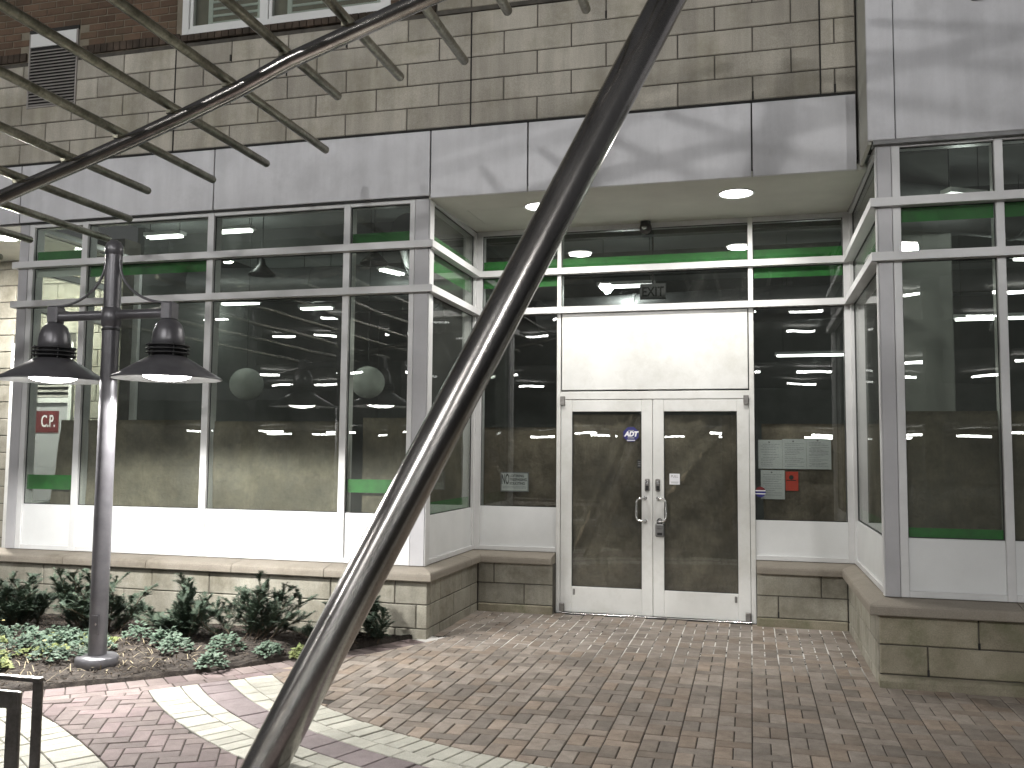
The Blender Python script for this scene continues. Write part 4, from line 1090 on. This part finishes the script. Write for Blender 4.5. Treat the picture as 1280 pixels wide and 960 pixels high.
# ================================================================== PERGOLA
pg = thing('pergola', 'steel tube pergola with one leaning column, a beam and rows of slender rafters', 'pergola', (0.381, -3.309, 0))
cP = [(0.330, -3.345, -0.08), (0.381, -3.309, 0.0), (1.184, -2.775, 1.803), (2.308, -2.085, 4.399), (2.56, -1.94, 4.98)]
P0 = Vector((0.381, -3.309, 0)); P1 = Vector((2.308, -2.085, 4.399)); dv = (P1-P0)
pts = [P0+dv*t for t in (-0.02, 0.1, 0.3, 0.5, 0.7, 0.9, 1.0, 1.12)]
G().tube(pts, 0.1095, 48).build('column', STEEL, pg)
bp_ = [(-5.6, -1.55, 2.98), (-3.7, -1.755, 3.371), (-2.548, -1.952, 3.604), (-2.022, -2.038, 3.706), (-1.477, -2.142, 3.809), (-0.977, -2.237, 3.911), (-0.502, -2.336, 4.013), (-0.042, -2.459, 4.116), (0.45, -2.545, 4.215), (0.95, -2.63, 4.32), (1.75, -2.72, 4.48), (2.45, -2.10, 4.72)]
bp_ = bp_[:-1]+[(2.7, -2.80, 4.675), (3.6, -2.86, 4.86)]
G().tube(bp_, 0.0525, 24).build('beam', STEEL, pg)
G().tube([(2.47, -1.99, 4.79), (2.60, -2.77, 4.66)], 0.052, 20).build('tie_stub', STEEL, pg)
bb = [(x, -7.2, z) for x, y, z in bp_]
G().tube([(-5.6, -7.3, 2.98)]+[(x, -7.2, z) for x, y, z in bp_[1:]], 0.0525, 20).build('beam', STEEL, pg)
G().tube([(2.3, -9.1, 0), (2.3, -7.5, 4.6)], 0.1095, 32).build('column', STEEL, pg)
rx = [1.732, 1.261, 0.822, 0.360, -0.124, -0.612, -1.115, -1.620, -2.150, -2.663, -3.097, -3.514]
re = [-1.679, -1.981, -1.542, -1.614, -1.627, -0.835, -0.910, -0.912, -1.052, -0.619, -0.361, -0.863]
xs = [3.15, 2.68, 2.21]+rx+[-4.0, -4.5, -5.0]; ye = [-1.9, -1.75, -2.0]+re+[-0.7, -0.8, -0.9]
for k, (x, y) in enumerate(zip(xs, ye)):
    z = 4.610-0.1023*(k-3)
    ph = random.random()
    pts = [(x, y, z), (x, y-0.012, z)]+[(x, y-(y+8.6)*t, z) for t in (0.25, 0.5, 0.75, 1.0)]
    G().tube(pts, [0.027, 0.0325]+[0.0325]*4, 16).build('rafter', STEEL_D, pg)
    if y > -2.6:
        yb = np.interp(x, [p[0] for p in bp_], [p[1] for p in bp_])
        G().cbox(x-0.022, x+0.022, yb-0.03, yb+0.03, z-0.060, z-0.026, 0.004).build('saddle', STEEL_D, pg)

# ================================================================== STREET LAMP
LX, LY = -1.774, -1.910
sl = thing('street_lamp', 'grey twin-headed street lamp standing in the planting bed, both heads lit', 'lamp', (LX, LY, 0.05))
G().lathe([(0.0, 0.0), (0.142, 0.0), (0.147, 0.012), (0.147, 0.062), (0.135, 0.078), (0.06, 0.082), (0.0, 0.082)], (LX, LY, 0.045), 44).build('base_plate', LAMPM, sl)
G().lathe([(0.063, 0.08), (0.0615, 1.2), (0.060, 2.42), (0.060, 2.60), (0.0595, 3.02)], (LX, LY, 0.05), 36).build('pole', LAMPM, sl)
G().lathe([(0.0595, 0.0), (0.064, 0.004), (0.064, 0.05), (0.060, 0.075), (0.045, 0.10), (0.02, 0.115), (0.0, 0.118)], (LX, LY, 3.035), 36).build('pole_cap', LAMPM, sl)
G().lathe([(0.061, 0.0), (0.069, 0.004), (0.069, 0.135), (0.061, 0.14)], (LX, LY, 2.50), 36).build('collar', LAMPM, sl)
G().lathe([(0.061, 0.0), (0.066, 0.004), (0.066, 0.014), (0.061, 0.018)], (LX, LY, 2.47), 36).build('pole_ring', LAMPBLK, sl)
G().add([(LX+0.02-0.035, LY-0.0635, 0.28), (LX+0.02+0.035, LY-0.0595, 0.28), (LX+0.02+0.035, LY-0.0595, 0.42), (LX+0.02-0.035, LY-0.0635, 0.42)], [(0, 1, 2, 3)]).box(LX-0.012, LX+0.050, LY-0.0655, LY-0.050, 0.285, 0.415).build('hand_hole_cover', LAMPM, sl)
G().tube([(LX+0.035, LY-0.073, 0.355), (LX+0.035, LY-0.06, 0.355)], 0.008, 10).build('bolt', CHROME, sl)
BULB = emit('lit_bulb', (1.0, 0.985, 0.95), 42)
for s in (-1, 1):
    hx = LX+s*0.492
    G().tube([(LX+s*0.055, LY, 2.588), (hx-s*0.02, LY, 2.588)], 0.036, 20).build('arm', LAMPM, sl)
    G().cbox(hx-0.046, hx+0.046, LY-0.05, LY+0.05, 2.535, 2.668, 0.012).build('knuckle', LAMPM, sl)
    cr = []
    for k in range(13):
        t = k/12; cr.append((LX+s*(0.062+0.42*(1-math.cos(t*PI/2))), LY-0.01, 2.99-0.325*math.sin(t*PI/2)))
    G().tube(cr, 0.010, 10).build('brace', LAMPM, sl)
    shd = G().lathe([(0.118, 0.165), (0.150, 0.150), (0.380, 0.008), (0.382, 0.0), (0.376, -0.001), (0.146, 0.142), (0.10, 0.155)], (hx, LY, 2.108), 48).build('lamp_shade', LAMPM, sl)
    WL[shd.name] = wl(sl)
    G().lathe([(0.374, -0.003), (0.26, 0.066), (0.144, 0.138), (0.10, 0.150), (0.0, 0.150)], (hx, LY, 2.108), 48).build('reflector', SHADE_IN, shd)
    G().lathe([(0.0, 0.44), (0.030, 0.44), (0.062, 0.425), (0.090, 0.395), (0.107, 0.345), (0.113, 0.29), (0.114, 0.245), (0.108, 0.24), (0.108, 0.16), (0.0, 0.16)], (hx, LY, 2.108), 40).build('lamp_dome', LAMPM, sl)
    for q in range(3):
        G().lathe([(0.10, 0.0), (0.150, 0.0), (0.153, 0.005), (0.150, 0.010), (0.10, 0.010)], (hx, LY, 2.288+0.028*q), 40).build('cooling_fin', LAMPBLK, sl)
    for q in range(4):
        an = q*PI/2+0.9
        G().tube([(hx+0.132*math.cos(an), LY+0.132*math.sin(an), 2.272), (hx+0.132*math.cos(an), LY+0.132*math.sin(an), 2.366)], 0.006, 8).build('fin_rod', LAMPBLK, sl)
    b = G().lathe([(0.0, -0.016), (0.06, -0.013), (0.12, -0.003), (0.16, 0.014), (0.165, 0.026), (0.10, 0.035), (0.0, 0.036)], (hx, LY, 2.108), 32).build('bulb', BULB, shd)  # lit bulb, widened so its shape stands in for the glare
    o = spot('street_lamp_light', (hx, LY, 2.078), 430, 0.06, 158, 0.2, (1.0, 0.98, 0.94))

# ================================================================== BENCH AT LOWER LEFT
bn = thing('bench', 'dark steel bench back with a flat top rail at the lower left edge', 'bench', (0.0, -4.81, 0))
BY = -4.811
G().cbox(-1.35, 0.357, BY-0.02, BY+0.008, 0.783, 0.798, 0.003).build('top_rail', BENCHM, bn)
for x in (0.318, -1.35):
    G().cbox(x, x+0.039, BY-0.006, BY+0.006, 0.0, 0.782, 0.002).build('leg', BENCHM, bn)
for k in range(7):
    x = 0.215-k*0.22
    G().cbox(x, x+0.056, BY-0.012, BY+0.004, 0.44, 0.742, 0.003).build('back_slat', BENCHM, bn)
G().cbox(-1.31, 0.262, BY-0.014, BY+0.006, 0.683, 0.743, 0.003).build('cross_plate', BENCHM, bn)
G().cbox(-1.31, 0.317, BY-0.016, BY+0.010, 0.395, 0.44, 0.003).build('lower_rail', BENCHM, bn)
for k in range(6):
    G().cbox(-1.31, 0.317, BY-0.44+0.066*k, BY-0.385+0.066*k, 0.42, 0.438, 0.004).build('seat_slat', BENCHM, bn)
for x in (0.318, -1.35):
    G().cbox(x, x+0.039, BY-0.45, BY-0.41, 0.0, 0.419, 0.003).build('leg', BENCHM, bn)

# ================================================================== SHRUBS
def yew(label, x, y, wdt, hgt, seed, n=26):
    r = random.Random(seed); z0 = bed_z(x, y)-0.02
    t = thing('yew_shrub', label, 'shrub', (x, y, z0), 'dark yew shrubs along the low wall')
    gs, gf = G(), G()
    def needles(p, d, L):
        side = d.cross(Vector((0, 0, 1))).normalized() if abs(d.z) < 0.95 else Vector((1, 0, 0))
        upn = side.cross(d)
        m = max(3, int(L/0.0080))
        for q in range(m):
            c = p+d*L*(q+0.5)/m
            for s in (-1, 1):
                l = 0.020*r.uniform(0.7, 1.15)*(1.0-0.35*q/m); wv = 0.0036
                tip = c+(side*s+d*0.55+upn*r.uniform(-0.25, 0.35)).normalized()*l
                nrm = d*wv
                gf.add([c-nrm, c+nrm, tip+nrm*0.3, tip-nrm*0.3], [(0, 1, 2, 3)])
    def limb(p, d, L, ns, rad, droop, side_twigs):
        pts = [p.copy()]; st = L/ns
        for q in range(ns):
            d = (d+Vector((r.gauss(0, .10), r.gauss(0, .10), r.gauss(0, .06)+(0.05 if q < ns*0.5 else -droop)))).normalized()
            p = p+d*st; pts.append(p.copy())
        gs.tube(pts, [rad*(1-0.8*i/ns) for i in range(ns+1)], 5, caps=False)
        if side_twigs:
            for q in range(1, ns+1):
                dd = (pts[q]-pts[q-1]).normalized(); sd = dd.cross(Vector((0, 0, 1)))
                if sd.length < 0.1: sd = Vector((1, 0, 0))
                sd.normalize(); needles(pts[q-1], dd, st)
                for s in (-1, 1):
                    if r.random() < 0.9:
                        tl = r.uniform(0.035, 0.085)*(1.2-0.7*q/ns)
                        td = (sd*s*r.uniform(.5, 1.0)+dd*r.uniform(0.6, 1.2)+Vector((0, 0, r.uniform(-.25, .3)))).normalized()
                        b0 = pts[q-1]+dd*st*r.random(); needles(b0, td, tl)
                        if r.random() < 0.5: needles(b0+td*tl*0.5, (td+sd*s*0.9+dd*r.uniform(-.6, .6)).normalized(), tl*0.6)
        return pts
    for k in range(n):
        an = r.uniform(0, 2*PI); inc = r.uniform(0.05, 0.7) if r.random() < 0.35 else r.uniform(0.75, 1.4)
        L = hgt*r.uniform(0.75, 1.05) if inc < 0.6 else wdt*0.5*r.uniform(0.75, 1.1)
        d = Vector((math.cos(an)*math.sin(inc), math.sin(an)*math.sin(inc)*0.7, math.cos(inc)+0.15)).normalized()
        main = limb(Vector((x+r.gauss(0, wdt*0.09), y+r.gauss(0, 0.05), z0)), d, L, 8, 0.007, 0.10, False)
        for q in range(2, 9):
            for rep in range(2):
                if r.random() < 0.85:
                    dd = (main[q]-main[q-1]).normalized()
                    a2 = r.uniform(0, 2*PI); off = Vector((math.cos(a2), math.sin(a2)*0.8, r.uniform(-0.1, 0.5)))
                    limb(main[q-1].lerp(main[q], r.random()), (dd*0.8+off*r.uniform(0.6, 1.0)).normalized(), r.uniform(0.08, 0.19)*(1.15-q/14), 5, 0.003, 0.20, True)
        needles(main[-2], (main[-1]-main[-2]).normalized(), 0.05)
    gs.build('stem', BARK, t); gf.build('foliage', YEW, t)
yew('yew shrub cut off by the left picture edge', -3.30, -1.05, 0.78, 0.52, 11, 20)
yew('widest yew shrub, just left of the lamp post', -2.50, -1.10, 1.0, 0.57, 12, 32)
yew('upright yew shrub just right of the lamp post', -1.72, -1.00, 0.72, 0.50, 13, 21)
yew('open spreading yew shrub in the middle of the bed', -1.06, -0.92, 0.92, 0.51, 14, 18)
yew('small yew shrub beside the leaning column', -0.50, -0.72, 0.62, 0.45, 15, 13)
yew('thin yew shrub against the wall corner behind the leaning column', -0.27, -0.44, 0.36, 0.30, 16, 5)

# low leafy plants
def clump(gf, x, y, rad, hgt, r, n, gfl=None):
    z0 = bed_z(x, y)
    for k in range(n):
        an = r.uniform(0, 2*PI); q = math.sqrt(r.random())
        bx, by = x+rad*q*math.cos(an)*0.75, y+rad*q*math.sin(an)*0.75
        bz = z0+hgt*(1-q*q)*r.uniform(0.45, 1.0)+0.008
        L = r.uniform(0.028, 0.055); wv = L*r.uniform(0.28, 0.42)
        d = Vector((math.cos(an+r.gauss(0, .6)), math.sin(an+r.gauss(0, .6)), r.uniform(-0.1, 0.9))).normalized()
        s = d.cross(Vector((0, 0, 1))).normalized(); u = s.cross(d)
        p = Vector((bx, by, bz))
        gf.add([p, p+d*L*0.5+s*wv-u*0.004, p+d*L-u*0.010, p+d*L*0.5-s*wv-u*0.004, p+d*L*0.5+u*0.006], [(0, 1, 4), (1, 2, 4), (2, 3, 4), (3, 0, 4)])
r = random.Random(21)
spots = [(-1.42, -1.50, 0.15, 0.11, 'round blue-green leafy plant just right of the lamp base', COVERL),
         (-1.02, -1.62, 0.13, 0.10, 'leafy plant nearest the brick edging in mid bed', COVERL),
         (-1.13, -1.28, 0.16, 0.12, 'full leafy plant below the open spreading shrub', COVERL),
         (-0.80, -1.22, 0.11, 0.09, 'small leafy plant below the open spreading shrub, toward the column', COVERL),
         (-0.56, -1.12, 0.10, 0.08, 'yellowing leafy plant, last in the row toward the leaning column', COVERY),
         (-1.62, -1.32, 0.14, 0.11, 'leafy plant half hidden behind the lamp base', COVERL)]
for (x, y, rad, hg, lab, mt) in spots:
    gf = G(); clump(gf, x, y, rad, hg, r, 150)
    o = gf.build('leafy_plant', mt); tag(o, lab, 'plant', 'low leafy bedding plants')
gf = G(); gy = G(); gd = G(); gl = G()
for _ in range(74):
    x, y = r.uniform(-4.0, -1.85), r.uniform(-2.3, -1.25)
    if not in_bed(x, y-0.12): continue
    if abs(x-LX) < 0.2 and y < -1.75: continue
    (clump(gf, x, y, r.uniform(0.09, 0.17), r.uniform(0.07, 0.12), r, 90) if r.random() < 0.72 else clump(gy, x, y, r.uniform(0.08, 0.14), r.uniform(0.04, 0.08), r, 70))
    if r.random() < 0.10:
        for q in range(1):
            fx, fy = x+r.uniform(-.08, .08), y+r.uniform(-.08, .08); fz = bed_z(fx, fy)+r.uniform(0.09, 0.13)
            gl.lathe([(0.0, 0.0), (0.012, 0.004), (0.016, 0.0)], (fx, fy, fz), 6)
for _ in range(900):
    x, y = r.uniform(-4.0, -0.9), r.uniform(-2.6, -1.2)
    if not in_bed(x, y-0.05) or (x > -1.5 and y > -1.45 and r.random() < .8): continue
    z = bed_z(x, y); an = r.uniform(0, 2*PI); L = r.uniform(0.03, 0.09)
    d = Vector((math.cos(an), math.sin(an), r.uniform(0.0, 0.8))).normalized(); s = d.cross(Vector((0, 0, 1))).normalized()*r.uniform(0.0016, 0.004)
    p = Vector((x, y, z+0.004)); gd.add([p-s, p+s, p+d*L*0.6+s+Vector((0, 0, .006)), p+d*L*0.6-s+Vector((0, 0, .006)), p+d*L], [(0, 1, 2, 3), (3, 2, 4)])
for gg, nm, mt in ((gf, 'ground_cover', COVERL), (gy, 'yellowing_ground_cover', COVERY), (gd, 'dry_stalks', DRY), (gl, 'yellow_flowers', FLOWER)):
    gg.build(nm, mt)['kind'] = 'stuff'

# a few fallen leaves on the paving
for k, (x, y, lab) in enumerate([(0.30, 0.95, 'dark fallen leaf on the paving near the left side of the doors'), (3.02, 0.98, 'dark fallen leaf on the paving right of the doors')]):
    an = r.uniform(0, PI); c, s = math.cos(an)*0.03, math.sin(an)*0.03
    tag(G().add([(x-c, y-s, 0.004), (x+s*.4, y-c*.4, 0.007), (x+c, y+s, 0.005), (x-s*.4, y+c*.4, 0.009), (x, y, 0.003)], [(0, 1, 4), (1, 2, 4), (2, 3, 4), (3, 0, 4)]).build('fallen_leaf', MULCH2), lab, 'leaf')

# ================================================================== SHOP INTERIOR
def st(g, name, mat):
    o = g.build(name, mat); o['kind'] = 'structure'; return o
st(G().box(-4.3, 8.9, 1.62, 9, -0.02, 0.02).box(3.92, 8.9, -0.28, 1.62, -0.02, 0.02).box(-4.3, -0.22, 0.22, 1.62, -0.02, 0.02), 'shop_floor', INT_F)
st(G().box(-4.45, 8.9, 0.10, 9, 4.30, 4.36).box(3.72, 8.9, -0.5, 0.10, 4.30, 4.36), 'shop_ceiling', INT_W)
st(G().box(-4.45, 8.9, 9, 9.1, 0, 4.3).box(-4.45, -4.35, 1.8, 9, 0, 4.3).box(8.9, 9.0, -0.5, 9, 0, 7.6), 'shop_wall', INT_D)
st(G().box(-7.4, 9, 0.36, 0.46, 4.37, 9).box(-7.5, -7.4, -0.1, 2, -0.1, 9), 'building_core', DARKJ)
st(G().box(-4.15, 3.6, 0.35, 0.42, 3.98, 4.30).box(0.0, 0.06, 0.42, 1.55, 3.98, 4.30).box(0.06, 3.7, 1.62, 1.70, 3.98, 4.30), 'shop_bulkhead', INT_W)
# pale column seen through the far right window
pc = thing('interior_column', 'pale square column standing inside the far right window', 'column', (4.3, 1.15, 0))
G().cbox(4.08, 4.50, 0.95, 1.40, 0.02, 4.30, 0.01).build('shaft', surf('pale_column_paint', (0.21, 0.215, 0.20), (0.27, 0.275, 0.26), 1.2, 0.8), pc)
# ducts and beams
def duct(label, p0, p1, rad):
    t = thing('duct', label, 'duct', p0, 'ceiling ducts inside the shop')
    g = G().tube([p0, p1], rad, 28); g.build('pipe', DUCT, t)
    v = Vector(p1)-Vector(p0); n = int(v.length/1.2)
    for k in range(1, n):
        c = Vector(p0)+v*k/n; u = v.normalized()*0.02
        G().tube([c-u, c+u], rad+0.012, 28).build('seam', DUCT, t)
duct('round duct crossing the ceiling behind the left shop window', (-4.2, 2.6, 3.72), (0.5, 3.4, 3.72), 0.22)
duct('round duct running back from the panes beside the leaning column', (-0.55, 0.9, 3.85), (-2.6, 7.5, 3.85), 0.17)
duct('round duct slanting across the far right shop window', (3.9, 0.6, 3.75), (8.6, 3.4, 3.75), 0.20)
duct('round duct over the entrance behind the transom lights', (0.2, 3.6, 3.35), (3.9, 3.2, 3.35), 0.2)
for k, y in enumerate((2.2, 4.4, 6.6)):
    st(G().box(-4.3, 8.8, y, y+0.12, 3.98, 4.30), 'shop_beam', INT_D)
# fluorescent fixtures
TUBE = emit('lit_tube', (0.95, 1.0, 0.95), 7.5)
me_b = me_t = None
def fixture(label, x, y, z, ln=1.2, ang=0.0, grp='strip lights inside the shop', drop=True):
    t = thing('strip_light', label, 'light', (x, y, z), grp); t.rotation_euler = (0, 0, ang)
    WL[t.name] = Vector((0, 0, 0))
    o = G().box(-ln/2, ln/2, -0.06, 0.06, 0.0, 0.04).build('housing', WHITEV, t)
    for dy in (-0.032, 0.032):
        G().tube([(-ln/2+0.03, dy, -0.014), (ln/2-0.03, dy, -0.014)], 0.014, 10).build('tube', TUBE, t)
    point_light('strip_lamp', (x, y, z-0.12), 9*ln+2, 0.08, (0.93, 1.0, 0.95))
    if drop:
        for dx in (-ln*.4, ln*.4): G().tube([(dx, 0, 0.04), (dx, 0, 4.30-z)], 0.004, 6).build('hanger_wire', BLACK, t)
fixture('strip light high behind the second pane of the left window', -3.85, 1.5, 4.10, 0.5)
fixture('strip light high behind the left end of the wide third pane', -2.9, 1.44, 4.10, 0.5)
fixture('strip light behind the second pane below the transom, left window', -4.0, 3.4, 3.62, 0.6)
fixture('strip light behind the wide third pane, left window', -2.95, 3.6, 3.55, 0.5)
fixture('strip light behind the fourth pane near the column, left window', -1.35, 2.4, 3.75, 0.4, 1.2)
fixture('strip light seen through the transom light over the doors', 1.35, 3.2, 3.62, 0.7)
fixture('upper strip light behind the right sidelight', 3.55, 3.9, 3.35, 0.8)
fixture('lower strip light behind the right sidelight', 3.75, 6.6, 3.10, 1.2)
fixture('bright strip light beside the column in the far right window', 4.48, 0.35, 3.72, 0.35, 0.5)
fixture('strip light deep inside behind the far right window', 5.6, 4.2, 3.25, 0.9)
fixture('strip light behind the pane at the right picture edge', 5.6, 2.0, 3.5, 0.8, 0.3)
# paper lanterns
def lantern(label, x, y, z, rad):
    t = thing('paper_lantern', label, 'lantern', (x, y, z), 'round paper lanterns hanging in the window')
    pr = []
    for k in range(31):
        a = -PI/2+PI*k/30; rr_ = rad*math.cos(a)+(0.005 if k % 2 else 0)
        pr.append((max(rr_, 0.03 if 0 < k < 30 else 0.0), rad*math.sin(a)*0.97))
    G().lathe(pr, (x, y, z), 36).build('paper_globe', LANT, t)
    G().tube([(x, y, z+rad), (x, y, 4.30)], 0.003, 6).build('cord', BLACK, t)
lantern('round paper lantern behind the narrow fourth pane', -0.92, 0.80, 2.286, 0.165)
lantern('round paper lantern hanging behind the wide third pane', -2.71, 1.50, 2.340, 0.185)
# ================================================================== STREET LIGHTS BEHIND THE CAMERA (they light the facade and show in its glass)
HEADL = emit('lit_street_head', (1.0, 0.98, 0.93), 60)
def street_light(label, x, y, z, power):
    t = thing('street_light', label, 'lamp', (x, y-1.1, 0), 'street lights along the kerb, seen mirrored in the glass')
    G().lathe([(0.0, 0.0), (0.14, 0.0), (0.14, 0.03), (0.085, 0.06), (0.06, 3.0), (0.05, z+0.1), (0.0, z+0.1)], (x, y-1.1, -0.03), 20).build('pole', LAMPM, t)
    G().tube([(x, y-1.1, z-0.1), (x, y-0.8, z+0.12), (x, y-0.2, z+0.16)], 0.03, 12).build('arm', LAMPM, t)
    G().cbox(x-0.17, x+0.17, y-0.3, y+0.3, z+0.06, z+0.17, 0.03).build('head', LAMPM, t)
    G().box(x-0.12, x+0.12, y-0.22, y+0.22, z+0.035, z+0.059).build('lens', HEADL, t)
    o = spot('street_light_lamp', (x, y+0.05, z), power, 0.16, 150, 0.5, (1.0, 0.985, 0.965))
    o.rotation_euler = Vector((0.0, 0.75, -0.66)).to_track_quat('-Z', 'Y').to_euler()
street_light('street light mirrored in the transom light above the doors', -0.60, -11.0, 5.6, 1150)
street_light('street light mirrored in the far right window beside the corner cover', 5.60, -11.0, 5.4, 900)
street_light('street light mirrored in the top row of the planted bay', -8.2, -9.6, 5.8, 750)

# ================================================================== ACROSS THE STREET (seen only as reflections in the glass)
gar = thing('parking_garage', 'open concrete parking garage across the street, reflected in the windows', 'building', (2, -34, 0))
for k, z in enumerate((2.9, 5.9, 8.9, 11.9)):
    G().box(-30, 34, -52, -33, z, z+0.35).build('floor_slab', GARAGE, gar)
    if k < 3: G().box(-30, 34, -33.2, -33.0, z+0.35, z+1.2).build('parapet', GARAGE, gar)
for x in range(-30, 35, 8): G().box(x-0.3, x+0.3, -33.9, -33.25, -0.05, 12).build('pillar', GARAGE, gar)
G().box(-30, 34, -52.3, -52, 0, 12).build('back_wall', GARAGE, gar)
GT = emit('garage_tube', (1.0, 1.0, 0.97), 30)
me = bpy.data.meshes.new('garage_light'); gg = G().box(-0.75, 0.75, -0.09, 0.09, -0.05, 0.05)
me.from_pydata(gg.v, [], gg.f); me.materials.append(GT); me.update()
rr = random.Random(9)
for z in (2.55, 5.6, 8.6):
    for x in range(-26, 32, 4):
        for y in (-35.5, -43):
            if rr.random() < 0.95:
                inst('garage_light', me, (x+rr.uniform(-.6, .6), y, z), 0, gar)

for lab, x, y in (('small cone pendant shade hanging behind the wide third pane', -2.62, 1.6), ('small cone pendant shade hanging behind the narrow fourth pane', -1.10, 1.3)):
    t = thing('pendant_lamp', lab, 'lamp', (x, y, 3.62), 'unlit cone pendants inside the shop')
    G().lathe([(0.0, 0.20), (0.03, 0.19), (0.045, 0.12), (0.15, 0.015), (0.152, 0.0), (0.143, 0.012), (0.035, 0.11), (0.0, 0.12)], (x, y, 3.60), 28).build('shade', BLACK, t)
    G().tube([(x, y, 3.79), (x, y, 4.30)], 0.006, 8).build('cord', BLACK, t)
